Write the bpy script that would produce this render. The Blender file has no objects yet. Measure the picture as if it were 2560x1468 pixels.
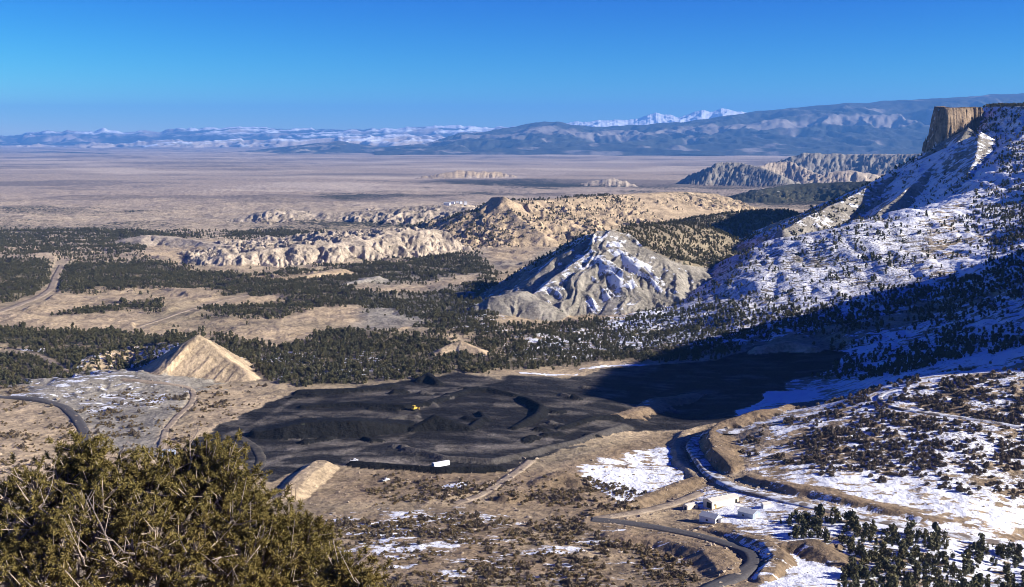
import bpy, bmesh, math, random
import numpy as np
from mathutils import Vector, Matrix, Euler

C = bpy.context.scene
COL = C.collection
R = math.radians
rng = np.random.default_rng(7)
random.seed(7)

# ------------------------------------------------------------------ camera
F = 3090.0                     # focal length in photo pixels (2560 wide)
PITCH = math.atan((734 - 330) / F)
SP, CP = math.sin(PITCH), math.cos(PITCH)
cam_d = bpy.data.cameras.new('camera')
cam_d.sensor_width = 36.0
cam_d.lens = 36.0 * F / 2560.0
cam_d.clip_start = 0.5
cam_d.clip_end = 600000
cam = bpy.data.objects.new('camera', cam_d)
COL.objects.link(cam)
cam.location = (0, 0, 0)
cam.rotation_euler = (R(90) - PITCH, 0, 0)
C.camera = cam

# ------------------------------------------------------------------ sky and sun
SUN_EL, SUN_AZ = R(24), R(11)   # azimuth: degrees behind the picture plane, sun on the right
to_sun = Vector((math.cos(SUN_EL) * math.cos(SUN_AZ), -math.cos(SUN_EL) * math.sin(SUN_AZ), math.sin(SUN_EL)))
W = bpy.data.worlds.new('World')
C.world = W
W.use_nodes = True
nt = W.node_tree
nt.nodes.clear()
wo = nt.nodes.new('ShaderNodeOutputWorld')
bg = nt.nodes.new('ShaderNodeBackground')
sk = nt.nodes.new('ShaderNodeTexSky')
sk.sky_type = 'NISHITA'
sk.sun_disc = False
sk.sun_elevation = SUN_EL
sk.sun_rotation = math.atan2(to_sun.x, to_sun.y)
sk.altitude = 2400
sk.air_density = 1.0
sk.dust_density = 0.0
sk.ozone_density = 6.0
sep = nt.nodes.new('ShaderNodeSeparateColor'); cmb = nt.nodes.new('ShaderNodeCombineColor')
nt.links.new(sk.outputs[0], sep.inputs[0])
for ch, (top, pw, gain) in enumerate(((6.0, 3.6, .0100), (7.5, 2.55, .0460), (9.0, 1.15, .485))):   # deep, clean winter sky
    mn = nt.nodes.new('ShaderNodeMath'); mn.operation = 'MINIMUM'; mn.inputs[1].default_value = top
    po = nt.nodes.new('ShaderNodeMath'); po.operation = 'POWER'; po.inputs[1].default_value = pw
    mu = nt.nodes.new('ShaderNodeMath'); mu.operation = 'MULTIPLY'; mu.inputs[1].default_value = gain
    nt.links.new(sep.outputs[ch], mn.inputs[0]); nt.links.new(mn.outputs[0], po.inputs[0]); nt.links.new(po.outputs[0], mu.inputs[0]); nt.links.new(mu.outputs[0], cmb.inputs[ch])
nt.links.new(cmb.outputs[0], bg.inputs['Color'])
nt.links.new(bg.outputs[0], wo.inputs[0])
bg.inputs['Strength'].default_value = 0.1
sun_d = bpy.data.lights.new('sun', 'SUN')
sun_d.energy = 5.0
sun_d.angle = R(0.5)
sun_d.color = (1.0, 0.935, 0.84)
sun = bpy.data.objects.new('sun', sun_d)
COL.objects.link(sun)
sun.rotation_euler = to_sun.to_track_quat('Z', 'Y').to_euler()
sun.location = (3000, 0, 3000)
C.view_settings.view_transform = 'Standard'
C.view_settings.look = 'None'
C.view_settings.exposure = 1.0
C.view_settings.gamma = 1
C.view_settings.use_curve_mapping = False
C.render.engine = 'CYCLES'
C.cycles.max_bounces = 4
C.cycles.diffuse_bounces = 2
C.cycles.glossy_bounces = 1
C.cycles.transmission_bounces = 1
C.cycles.volume_bounces = 0
C.cycles.transparent_max_bounces = 4
C.cycles.use_denoising = True
C.cycles.filter_width = 0.95

# ------------------------------------------------------------------ pixel <-> world (surveying the photograph)
def z_of(py, Y):
    k = (734 - py) / F
    return Y * (k * CP - SP) / (CP + k * SP)
def pt(px, py, Y):
    z = z_of(py, Y)
    return ((px - 1280) / F * (Y * CP - z * SP), Y, z)
def proj(X, Y, Z):
    fw = np.maximum(Y * CP - Z * SP, 1e-3)
    up = Y * SP + Z * CP
    return 1280 + F * X / fw, 734 - F * up / fw

# ------------------------------------------------------------------ noise
class Noise:
    def __init__(self, seed):
        r = np.random.default_rng(seed)
        self.p = np.tile(r.permutation(256), 2).astype(np.int32)
        a = r.random(256) * 2 * np.pi
        self.gx, self.gy = np.cos(a).astype(np.float32), np.sin(a).astype(np.float32)
    def __call__(self, x, y):
        xi = np.floor(x); yi = np.floor(y)
        xf = (x - xi).astype(np.float32); yf = (y - yi).astype(np.float32)
        xi = xi.astype(np.int64).astype(np.int32) & 255; yi = yi.astype(np.int64).astype(np.int32) & 255
        u = xf * xf * xf * (xf * (xf * 6 - 15) + 10); v = yf * yf * yf * (yf * (yf * 6 - 15) + 10)
        p = self.p
        x1 = (xi + 1) & 255; y1 = (yi + 1) & 255
        def g(a, b, dx, dy):
            h = p[p[a] + b]
            return self.gx[h] * dx + self.gy[h] * dy
        n00 = g(xi, yi, xf, yf); n10 = g(x1, yi, xf - 1, yf)
        n01 = g(xi, y1, xf, yf - 1); n11 = g(x1, y1, xf - 1, yf - 1)
        a = n00 + u * (n10 - n00); b = n01 + u * (n11 - n01)
        return (a + v * (b - a)) * 1.5
N1, N2, N3, N4 = Noise(1), Noise(2), Noise(3), Noise(4)
def fbm(n, x, y, o=4, g=0.5):
    s = 0; a = 1; t = 0
    for i in range(o):
        s = s + a * n(x * 2 ** i + 17.3 * i, y * 2 ** i - 9.1 * i); t += a; a *= g
    return s / t
def sstep(a, b, x):
    t = np.clip((x - a) / (b - a), 0, 1)
    return t * t * (3 - 2 * t)
def blur(a, s, axis):
    n = int(3 * s) + 1
    k = np.exp(-0.5 * (np.arange(-n, n + 1) / s) ** 2); k /= k.sum()
    pad = [(0, 0)] * a.ndim; pad[axis] = (n, n)
    b = np.pad(a, pad, mode='edge'); out = np.zeros_like(a)
    for i, w in enumerate(k):
        sl = [slice(None)] * a.ndim; sl[axis] = slice(i, i + a.shape[axis])
        out += w * b[tuple(sl)]
    return out

# ------------------------------------------------------------------ large terrain: profile of each azimuth, (distance, image row) survey points
NEAR = [(1, -1.75), (3, -2.3), (6, -4.6), (20, -11), (100, -47), (250, -112), (400, -166), (500, -197)]
FAR = [(2890, 640), (4300, 560), (6360, 500), (10040, 450), (14760, 420), (21190, 400), (29200, 385), (41200, 372), (60000, 360), (100000, 349), (200000, 341)]
MID = [(566, 1468), (660, 1352), (760, 1250), (859, 1150), (1000, 1042), (1156, 950), (1456, 850), (1997, 740)]
SURVEY = {
 -1500: MID + FAR, 0: MID + FAR, 1250: MID + FAR,
 1500: [(566, 1468), (680, 1335), (760, 1250), (860, 1160), (960, 1080), (1090, 990), (1300, 915), (1500, 860), (1750, 800), (2000, 745)] + FAR,
 1700: [(566, 1468), (680, 1340), (760, 1265), (850, 1190), (950, 1110), (1050, 1052), (1170, 978), (1300, 918), (1450, 868), (1650, 800), (1900, 745), (2100, 712), (2400, 690)] + FAR,
 1850: [(566, 1468), (650, 1370), (720, 1290), (780, 1225), (840, 1150), (900, 1085), (945, 1046), (990, 1050), (1170, 985), (1300, 925), (1420, 870), (1600, 772), (1800, 682), (1950, 612), (2150, 645), (2500, 672)] + FAR,
 2050: [(566, 1468), (640, 1375), (700, 1300), (760, 1225), (820, 1150), (880, 1075), (935, 1012), (1000, 1020), (1130, 995), (1250, 945), (1380, 865), (1500, 790), (1650, 720), (1850, 620), (2000, 552), (2200, 590), (2500, 650)] + FAR,
 2250: [(580, 1468), (650, 1370), (730, 1270), (800, 1175), (870, 1070), (930, 975), (960, 936), (1040, 946), (1150, 920), (1220, 905), (1290, 885), (1370, 835), (1500, 755), (1650, 690), (1800, 610), (1980, 530), (2080, 519), (2300, 545), (2600, 600)] + FAR,
 2450: [(600, 1468), (680, 1350), (750, 1240), (815, 1140), (880, 1040), (935, 945), (960, 913), (1030, 918), (1130, 885), (1260, 812), (1380, 735), (1500, 690), (1650, 640), (1850, 580), (2050, 520), (2200, 460), (2350, 395), (2480, 330), (2600, 270), (3300, 277), (4500, 360), (5500, 450)] + FAR[2:],
 2600: [(620, 1468), (700, 1350), (770, 1230), (830, 1130), (890, 1010), (935, 912), (965, 870), (1050, 866), (1150, 830), (1250, 775), (1380, 700), (1500, 640), (1650, 590), (1850, 530), (2050, 470), (2200, 420), (2350, 360), (2480, 310), (2600, 266), (3500, 270), (5000, 380)] + FAR[2:],
 3000: [(640, 1440), (740, 1290), (820, 1150), (890, 1010), (940, 905), (970, 860), (1050, 835), (1150, 780), (1250, 710), (1380, 640), (1500, 580), (1650, 530), (1850, 470), (2050, 410), (2200, 370), (2350, 320), (2480, 290), (2600, 262), (3500, 266), (5000, 370)] + FAR[2:],
 5000: [(640, 1400), (1000, 900), (1500, 520), (2050, 390), (2600, 262), (3500, 266), (5000, 370)] + FAR[2:],
}
GU = np.arange(-1500, 5001, 12.5)
GL = np.linspace(math.log(1.0), math.log(200000), 1500)
def _table():
    keys = sorted(SURVEY); cols = []
    for k in keys:
        ys = [y for y, z in NEAR] + [y for y, p in SURVEY[k]]
        tn = [z / y for y, z in NEAR] + [z_of(p, y) / y for y, p in SURVEY[k]]
        cols.append(np.interp(GL, np.log(ys), tn))
    cols = np.array(cols)
    G = np.empty((len(GU), len(GL)))
    for j in range(len(GL)):
        G[:, j] = np.interp(GU, keys, cols[:, j])
    G = blur(G, 5.0, 0)
    return blur(G, 3.5, 1)
GT = _table()
def base_h(X, Y):
    Yc = np.clip(Y, 1.01, 199000)
    u = np.clip((1280 + F * X / Yc / 1.03 - GU[0]) / 12.5, 0, len(GU) - 1.001)
    l = (np.log(Yc) - GL[0]) / (GL[1] - GL[0])
    i = u.astype(int); j = np.clip(l.astype(int), 0, len(GL) - 2); a = u - i; b = l - j
    t = (GT[i, j] * (1 - a) + GT[i + 1, j] * a) * (1 - b) + (GT[i, j + 1] * (1 - a) + GT[i + 1, j + 1] * a) * b
    return t * Yc

# ------------------------------------------------------------------ ridges, buttes, mounds: crest polylines with side slopes
RIDGES = []
def ridge(pts, sl, sr=None, w=0.0, flute=None, mat='tan', tree=0.0, snow=0.0, warp=6.0, soft=0.0):
    """pts: (photo x, photo y, distance) of the crest; sl / sr: slope on its left / right; w: half width of a flat top"""
    P = np.array([p if len(p) == 4 else pt(*p) for p in pts])[:, :3]
    RIDGES.append(dict(P=P, sl=sl, sr=sl if sr is None else sr, w=w, flute=flute, mat=mat, tree=tree, snow=snow, warp=warp, soft=soft))
def table(pts, sl, flute=None, mat='gray', top='olive', tree=0., snow=0., warp=6., stree=.04, ttop=0.):
    P = np.array([p if len(p) == 4 else pt(*p) for p in pts])[:, :3]
    RIDGES.append(dict(stree=stree, ttop=ttop, P=np.vstack([P, P[:1]]), sl=sl, sr=sl, w=0., flute=flute, mat=mat, top=top, tree=tree, snow=snow, warp=warp, table=True))
YB = np.exp(np.linspace(math.log(520), math.log(9000), 2600))
def on_base(px, py):
    z = z_of(py, YB); x = (px - 1280) / F * (YB * CP - z * SP)
    i = int(np.argmax(base_h(x, YB) > z)); return x[i], YB[i], z[i]
def mound(pts, h, sl, sr=None, **k):
    """a bank or heap of height h over the ground under the line"""
    hs = h if isinstance(h, (list, tuple)) else [h] * len(pts)
    q = [on_base(*p) for p in pts]
    ridge([(x, y, z + a, 0) for (x, y, z), a in zip(q, hs)], sl, sr, **k)
def W3(x, y, z): return (x, y, z, 0)

# central butte
ridge([(1490, 582, 2030), (1450, 590, 2080), (1380, 628, 2110), (1300, 672, 2120), (1230, 722, 2100)], .85, .7, mat='gray', flute=(34, 9), tree=.55, snow=.35)
ridge([(1530, 572, 1930), (1505, 596, 1905), (1440, 652, 1862), (1330, 735, 1805), (1220, 796, 1765)], .62, .66, mat='gray', flute=(26, 18), tree=.06, snow=.50)
ridge([(1530, 572, 1930), (1560, 650, 1868), (1565, 725, 1815), (1540, 790, 1770)], .66, .66, mat='gray', flute=(24, 18), tree=.03, snow=.36)
ridge([(1530, 572, 1930), (1470, 668, 1868), (1420, 760, 1790)], .70, .66, mat='gray', flute=(22, 17), tree=.03, snow=.40)
ridge([(1530, 572, 1930), (1600, 612, 1912), (1650, 660, 1880), (1640, 730, 1840)], .68, .6, mat='gray', flute=(24, 17), tree=.04, snow=.36)
ridge([(1600, 612, 1912), (1700, 655, 1905), (1740, 690, 1885), (1720, 740, 1850)], .62, .6, mat='gray', flute=(24, 10), tree=.05, snow=.42)
table([(1530, 572, 1930), (1600, 612, 1905), (1660, 640, 1895), (1710, 660, 1900), (1780, 672, 2000), (1850, 650, 2250), (1880, 625, 2500), (1800, 578, 2450), (1720, 556, 2350), (1600, 560, 2080)], .55, mat='gray', top='olive', flute=(26, 9), tree=.62, snow=.25)
ridge([(1250, 742, 1780), (1300, 730, 1790), (1340, 752, 1770)], .55, mat='gray', flute=(20, 5), tree=.03, snow=.05, w=12)
# second butte and its long plateau
ridge([(1262, 491, 3420), (1232, 492, 3480), (1190, 530, 3480), (1140, 575, 3450), (1080, 606, 3400)], .62, .55, mat='tan', flute=(34, 14), tree=.06, snow=.1)
ridge([(1262, 491, 3420), (1268, 512, 3385), (1215, 555, 3330), (1150, 590, 3270), (1080, 618, 3200)], .62, .60, mat='tan', flute=(40, 13), tree=.12, snow=.28)
ridge([(1268, 512, 3385), (1300, 545, 3310), (1360, 585, 3230)], .55, .55, mat='tan', flute=(36, 12), tree=.28)
ridge([(1268, 512, 3385), (1245, 560, 3310), (1235, 612, 3220)], .60, .60, mat='tan', flute=(36, 11), tree=.2, snow=.2)
ridge([(1290, 501, 3500), (1370, 500, 3620), (1450, 492, 3750), (1560, 486, 3950), (1700, 479, 4250), (1780, 484, 4450), (1850, 512, 4550)], .30, .33, w=26, mat='tan', flute=(50, 18), tree=.30, warp=18)
ridge([(1600, 486, 3980), (1560, 515, 3800), (1510, 560, 3600)], .25, .25, w=16, mat='tan', tree=.02, flute=(30, 3))
# pale badlands
ridge([(500, 650, 2590), (560, 638, 2610), (700, 620, 2680), (840, 609, 2750), (900, 602, 2800), (980, 583, 2890), (1085, 572, 2980)], .10, .58, mat='pale', flute=(24, 17), tree=.10, warp=34)
ridge([(350, 602, 3260), (370, 588, 3360), (480, 598, 3260), (560, 618, 3080), (600, 640, 2900)], .2, .30, mat='pale', flute=(40, 9), tree=.03, warp=20)
ridge([(610, 540, 4450), (690, 521, 4450), (780, 531, 4430), (880, 529, 4400), (960, 522, 4380), (1080, 512, 4350), (1180, 519, 4250)], .12, .30, mat='pale', flute=(70, 24), tree=.10, warp=30)
ridge([(560, 716, 2230), (640, 700, 2270), (760, 688, 2330), (860, 672, 2420)], .12, .5, mat='tan', flute=(26, 11), tree=.18, warp=14)
ridge([(740, 735, 2100), (850, 712, 2160), (950, 690, 2250)], .15, .5, mat='gray', flute=(26, 8), tree=.3, snow=.15, warp=14)
# far buttes
ridge([(1800, 404, 9300), (1850, 406, 9250), (1905, 418, 9000), (1960, 440, 8700)], .50, .42, mat='gray', flute=(70, 26), tree=.1, snow=.05, warp=30)
ridge([(1890, 418, 9500), (1930, 404, 9700), (1975, 402, 9700), (2010, 420, 9500), (2050, 438, 9300)], .5, .45, mat='pale', flute=(70, 28), tree=.03, warp=30)
ridge([(1990, 386, 12600), (2010, 381, 12600), (2120, 384, 12500), (2200, 384, 12300), (2300, 384, 12000), (2450, 390, 12000)], .3, .42, mat='gray', flute=(110, 38), tree=.06, warp=60)
ridge([(2080, 428, 9300), (2130, 424, 9300), (2190, 436, 9300)], .3, mat='pale', flute=(90, 30), warp=20)
ridge([(1480, 450, 8700), (1515, 442, 8700), (1560, 449, 8700)], .45, mat='pale', flute=(80, 25), warp=20)
ridge([(1100, 434, 10800), (1150, 425, 11000), (1230, 428, 11300)], .22, mat='tan', flute=(100, 20), warp=40)
ridge([(1900, 474, 6300), (1980, 460, 6500), (2080, 455, 6500), (2200, 452, 6300), (2350, 450, 6000)], .25, .28, mat='olive', flute=(120, 25), tree=.75, snow=.22, warp=30)
# dark wooded spur between the butte and the snowy hill
ridge([(1740, 545, 3100), (1850, 530, 3200), (1960, 525, 3200)], .22, .3, mat='olive', flute=(60, 12), tree=.7, snow=.15, warp=20)
# mesa point and its talus ridges
ridge([(2349, 267, 2740), (2352, 267, 2690), (2370, 270, 2605), (2405, 269, 2620), (2445, 268, 2665)], 8, 5, w=9, mat='rock', warp=12, flute=(19, 4), tree=.10, snow=.12)
table([(2470, 267, 2720), (2515, 266, 2600), (2600, 265, 2520), (2750, 262, 2440), (3300, 262, 2440), (3300, 262, 3400), (2800, 262, 3400), (2480, 267, 3100)], .85, mat='gray', top='gray', flute=(45, 9), tree=.60, stree=.36, ttop=.6, snow=.80, warp=14)
ridge([(2375, 345, 2585), (2345, 362, 2580), (2280, 412, 2560), (2200, 455, 2530), (2100, 503, 2450), (1990, 556, 2330), (1960, 575, 2300)], .66, .40, mat='gray', flute=(40, 10), tree=.3, snow=.40)
ridge([(2420, 318, 2560), (2395, 352, 2530), (2350, 398, 2490), (2270, 470, 2420), (2190, 535, 2340)], .62, .58, mat='gray', flute=(38, 7), tree=.12, snow=.40)
ridge([(2450, 330, 2500), (2440, 400, 2400), (2400, 470, 2300), (2350, 520, 2200)], .55, .5, mat='gray', flute=(38, 6), tree=.25, snow=.6)
# hills nearer by
ridge([(496, 835, 1214), (508, 843, 1212), (565, 893, 1190), (618, 926, 1170)], .60, .52, mat='tan', flute=(9, 1.3), tree=.04, warp=2.5)
ridge([(458, 856, 1255), (400, 856, 1285), (330, 862, 1290), (230, 888, 1255)], .4, .36, mat='tan', flute=(30, 3), tree=.75, snow=.46, warp=6)
ridge([(1105, 868, 1335), (1150, 850, 1345), (1195, 868, 1330), (1240, 902, 1300)], .45, .5, mat='tan', flute=(16, 2), tree=.14, warp=4)
ridge([(960, 830, 1530), (1020, 815, 1560), (1080, 830, 1560)], .35, .4, mat='tan', flute=(22, 4), tree=.2, warp=6)
ridge([(700, 842, 1480), (740, 830, 1500), (800, 850, 1480)], .3, .36, mat='tan', flute=(22, 4), tree=.15, warp=6)
# long bank left of the coal, cut banks by the hairpin and mounds in the waste ground
mound([(728, 1240), (765, 1200), (800, 1172)], 5, .6, .55, w=5, mat='tan', flute=(9, .5), warp=1.5)
mound([(1345, 1215), (1400, 1200), (1440, 1210)], [3, 6, 4], .45, .45, w=3, mat='brown', flute=(10, 1), warp=3)
mound([(1262, 1252), (1290, 1246)], [4, 4], .55, mat='brown', w=2, warp=2)
mound([(1480, 1285), (1560, 1268), (1650, 1240), (1740, 1208)], [1.5, 3, 3.5, 4], .5, mat='brown', w=3, flute=(10, 1), warp=3)
mound([(1540, 1345), (1660, 1358), (1780, 1395), (1820, 1440)], [2, 3.5, 5, 3], .45, mat='brown', w=5, flute=(9, 2.2), warp=3, snow=.15)
mound([(1760, 1325), (1860, 1348), (1925, 1378), (1940, 1412), (1910, 1455)], [1, 3, 5, 5, 2], .8, .6, mat='brown', w=3, flute=(8, 2.2), warp=5, snow=.3)
mound([(1970, 1375), (2030, 1378), (2090, 1415)], [3, 5.5, 2], .42, .45, mat='brown', w=4, flute=(12, 2.2), warp=3, tree=.1, snow=.15)
mound([(2050, 1004), (1960, 1030), (1880, 1052), (1808, 1078), (1775, 1104), (1792, 1145), (1835, 1180)], [2, 5, 7, 8, 8, 7, 3], .22, 1.1, mat='brown', w=2, flute=(9, 2), warp=6, tree=.12, snow=.22)
mound([(1790, 1060), (1718, 1082), (1692, 1115), (1703, 1155), (1745, 1202)], [.8, 1.8, 2, 1.8, 1], .4, .5, mat='tan', w=2.5, flute=(8, 1.2), warp=4)
mound([(1880, 1195), (1980, 1225), (2120, 1258), (2300, 1298), (2560, 1352)], [1.5, 3.6, 3.6, 2.4, 1.6], .25, 1.0, w=3, mat='brown', warp=5, flute=(14, 1.5), snow=.30)
mound([(1530, 1046), (1580, 1030), (1650, 1008), (1730, 992)], [.5, 2.5, 4, 2.5], .3, .34, mat='brown', flute=(12, 3), w=5, tree=.16, snow=.1, warp=9)
mound([(110, 990), (200, 966), (300, 955), (400, 962), (470, 975)], [3, 7, 8, 6, 2], .16, .14, w=10, mat='gray', flute=(22, 4), warp=10, snow=.27)
# coal: heaps, a terrace edge, berms
mound([(655, 1088), (760, 1085), (900, 1080), (1010, 1070)], [5, 11, 11, 5], .4, 1.0, w=8, mat='coal', warp=4, flute=(9, 1.2))
mound([(1035, 1076), (1090, 1068), (1170, 1074)], [3, 10, 3], .6, .9, w=3, mat='coal', warp=3, flute=(9, 1))
mound([(1052, 955), (1072, 953), (1095, 962)], [5, 8, 4], .9, w=2, mat='coal', warp=2, flute=(6, 1))
mound([(985, 984), (1008, 982)], 4, .7, w=1, mat='coal', warp=2)
mound([(1300, 998), (1322, 1008), (1352, 1026), (1342, 1044), (1285, 1072)], [3, 5, 5, 4, 2], .75, w=1.5, mat='coal', warp=2, flute=(6, 1))
mound([(760, 1018), (880, 1014), (1010, 1022), (1070, 1012), (1190, 972)], [2, 3.5, 4, 3, 2], .45, .9, w=3, mat='coal', warp=3)
mound([(745, 985), (900, 978), (980, 968)], 3, .3, .8, w=4, mat='coal', warp=4)
mound([(1020, 1126), (1110, 1150), (1230, 1158), (1330, 1136), (1440, 1108), (1560, 1068)], 3, .6, w=1.2, mat='coaldust', warp=2.5, flute=(7, 1))
mound([(880, 1162), (1000, 1172), (1100, 1178), (1250, 1176)], 3, .5, .7, w=1, mat='coal', warp=2.5, flute=(7, 1))
mound([(1180, 1072), (1212, 1050), (1197, 1036)], 3, .6, w=1, mat='coal', warp=3, flute=(6, 1))
mound([(1130, 985), (1220, 975), (1290, 990)], [1, 3, 2], .4, .8, w=2, mat='coal', warp=4)
mound([(1400, 1072), (1480, 1050), (1540, 1046)], [2, 3, 3], .5, .7, w=2, mat='coal', warp=3)
_r = np.random.default_rng(3)
for k in range(26):
    x0, y0 = _r.uniform(660, 1500), _r.uniform(950, 1150)
    if y0 > 1180 - .06 * (x0 - 600) or y0 < 985 - .05 * (x0 - 660) or (x0 < 900 and y0 > 1120): continue
    dx = _r.uniform(12, 60) * _r.choice([-1, 1]); dy = _r.uniform(-9, 9)
    mound([(x0, y0), (x0 + dx * .5, y0 + dy + _r.uniform(-4, 4)), (x0 + dx, y0 + dy)], list(_r.uniform(.6, 3.2, 3)), _r.uniform(.3, .9), _r.uniform(.3, .9), w=_r.uniform(.5, 3), mat=_r.choice(['coal', 'coal', 'coaldust']), warp=4, flute=(6, 1))
mound([(1900, 880), (1960, 872), (2040, 876)], [6, 9, 4], .45, .7, w=4, mat='tan', warp=4, flute=(12, 1.5))
# unseen spur added outside the frame on the right, crest shaped to throw shade
ridge([W3(700, 980, 55), W3(730, 1150, 40), W3(760, 1357, 0), W3(950, 1636, -60), W3(1100, 1850, -40)], 1.2, 1.2, mat='gray', flute=(40, 6), tree=.5, snow=.4)

ROADS = {}
def seg_dist(X, Y, P):
    """distance to polyline, arc parameter, crest height, signed side"""
    best = np.full(X.shape, 1e12, np.float32); s_at = np.zeros_like(best); z_at = np.zeros_like(best); side = np.zeros_like(best); ang = np.zeros_like(best)
    s0 = 0.0
    for a, b in zip(P[:-1], P[1:]):
        dx, dy = b[0] - a[0], b[1] - a[1]; L = math.hypot(dx, dy)
        t0 = ((X - a[0]) * dx + (Y - a[1]) * dy) / (L * L)
        t = np.clip(t0, 0, 1)
        qx = X - (a[0] + t * dx); qy = Y - (a[1] + t * dy)
        d = np.hypot(qx, qy)
        m = d < best
        best = np.where(m, d, best); s_at = np.where(m, s0 + t * L, s_at); z_at = np.where(m, a[2] + t * (b[2] - a[2]), z_at)
        cr = dx * qy - dy * qx
        side = np.where(m, np.sign(cr), side)
        ang = np.where(m, np.arctan2((t0 - t) * L, np.abs(cr) / L + 1e-6), ang)
        s0 += L
    return best, s_at, z_at, side, ang

def h_full(X, Y, info=False):
    X = X.astype(np.float32); Y = Y.astype(np.float32)
    zb = base_h(X, Y)
    u, v = proj(X, Y, zb)
    # relief of the open ground: grows from the waste ground to the badlands
    flat = layer('flat', u, v)
    lnY = np.log(np.maximum(Y, 1))
    amp = np.interp(lnY, np.log([3, 60, 400, 700, 1100, 1500, 2200, 3200, 5000, 9000, 20000, 60000]), [.25, 1.5, 3, 3, 4, 9, 13, 15, 16, 18, 24, 40]).astype(np.float32)
    wl = np.interp(lnY, np.log([3, 60, 400, 1100, 2200, 5000, 20000, 60000]), [6, 25, 60, 110, 170, 330, 1200, 3500]).astype(np.float32)
    # fixed wavelengths blended by distance so that the field stays continuous
    z = zb.copy()
    far = sstep(math.log(2600), math.log(6000), lnY)
    n_a = fbm(N1, X / 115, Y / 115, 5, .48)
    n_b = fbm(N2, X / 520, Y / 520, 4, .5)
    vfar = sstep(math.log(6500), math.log(12000), lnY)
    n_b = n_b + (fbm(N2, X / 1900 + 7, Y / 2600, 3, .5) - n_b) * vfar
    rid = 1 - np.abs(fbm(N3, X / 210 + .3 * n_a, Y / 150, 3, .45)) * 2.6
    right = sstep(1650, 1950, u)
    k = (1 - .92 * flat)
    z += amp * k * (n_a * (1 - far) * .9 + n_b * far * 1.6)
    bad = sstep(math.log(1250), math.log(1700), lnY) * (1 - sstep(math.log(5200), math.log(8000), lnY)) * (1 - right)
    z += amp * k * bad * rid * .38
    # gullies running down the snowy slopes on the right
    gul = np.abs(N4(X / 60 + .5 * n_a, Y / 240)) + .5 * np.abs(N2(X / 27, Y / 110))
    z += right * sstep(math.log(1000), math.log(1500), lnY) * k * (gul - .4) * 6
    fine = fbm(N4, X / 14, Y / 14, 3, .55)
    z += fine * k * np.interp(lnY, np.log([3, 100, 700, 2000, 5000]), [.25, .8, .9, 1.6, 2.5]) * (1 - sstep(math.log(5000), math.log(9000), lnY))
    rid_i = np.full(X.shape, -1, np.int16)
    wx = fbm(N2, X / 45, Y / 45, 3) ; wy = fbm(N3, X / 45, Y / 45, 3)
    for i, r in enumerate(RIDGES):
        P = r['P']
        hmax = P[:, 2].max() + 700
        ext = min((P[:, 2].max() + 330 + (250 if P[:, 1].max() > 5000 else 0)) / min(r['sl'], r['sr']) + r['w'] + 60, 1500 if P[:, 1].max() < 6000 else 3000)
        m = (X > P[:, 0].min() - ext) & (X < P[:, 0].max() + ext) & (Y > P[:, 1].min() - ext) & (Y < P[:, 1].max() + ext)
        if not m.any(): continue
        xs, ys = X[m], Y[m]
        jt = fine[m] * (5 if r['mat'] == 'rock' else 0)
        d, s, zc, side, ang = seg_dist(xs + wx[m] * r['warp'] + jt, ys + wy[m] * r['warp'] - jt, P)
        if r.get('table'):
            ins = np.zeros(xs.shape, bool); xw = xs + wx[m] * r['warp']; yw = ys + wy[m] * r['warp']
            num = np.zeros(xs.shape); den = np.zeros(xs.shape)
            for a, b in zip(P[:-1], P[1:]):
                ins ^= ((a[1] > yw) != (b[1] > yw)) & (xw < a[0] + (yw - a[1]) / (b[1] - a[1] + 1e-9) * (b[0] - a[0]))
                for q in (0, .33, .66):
                    e = a + (b - a) * q
                    wgt = 1 / ((xw - e[0]) ** 2 + (yw - e[1]) ** 2 + 400) ** 1.5
                    num += wgt * e[2]; den += wgt
            zi = num / den
            zc = np.where(ins, zi, zc); d = np.where(ins, 0, d)
        sl = np.where(side > 0, r['sl'], r['sr'])
        cap = sstep(.05, .7, np.abs(ang))                    # ends of a crest fall away at the steeper slope
        if not r.get('table'): sl = sl + (max(r['sl'], r['sr']) - sl) * cap
        dd = np.maximum(d - r['w'], 0)
        zr = zc - sl * dd
        if r['w'] and r['sl'] < 2: zr = zr - np.minimum(d, r['w']) * .03
        if r['flute']:
            wl_, am = r['flute']
            se = s + ang * np.minimum(d, 3 * wl_) * .8
            q = (se + wx[m] * wl_ * .7) / wl_
            g = np.abs(N1(q, dd / (wl_ * 8) + i * 3.1)) * 1.4 + .65 * np.abs(N2(q * 2.3 + 5, dd / (wl_ * 5) + i)) + .32 * np.abs(N3(q * 5.1, dd / (wl_ * 2) + i))
            zr = zr + am * (g - .62) * np.clip(dd / (wl_ * 1.3), 0, 1)
        if r['mat'] == 'rock':
            zr = zr + 2.5 * fine[m]
            q = (zr - .12 * s) / 11 + .5 * wx[m]; zr = np.where(d > r['w'], zr + 11 * (np.floor(q) + sstep(.3, .8, q - np.floor(q)) - q) * .9, zr)
        zm = z[m]; up = zr > zm
        zm[up] = zr[up]; z[m] = zm
        ri = rid_i[m]; ri[up] = i
        if r.get('table'): ri[up & (d < 2)] = i + 500
        rid_i[m] = ri
    if info:
        return z, zb, u, v, rid_i, n_a, n_b, rid, fine
    return z

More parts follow.
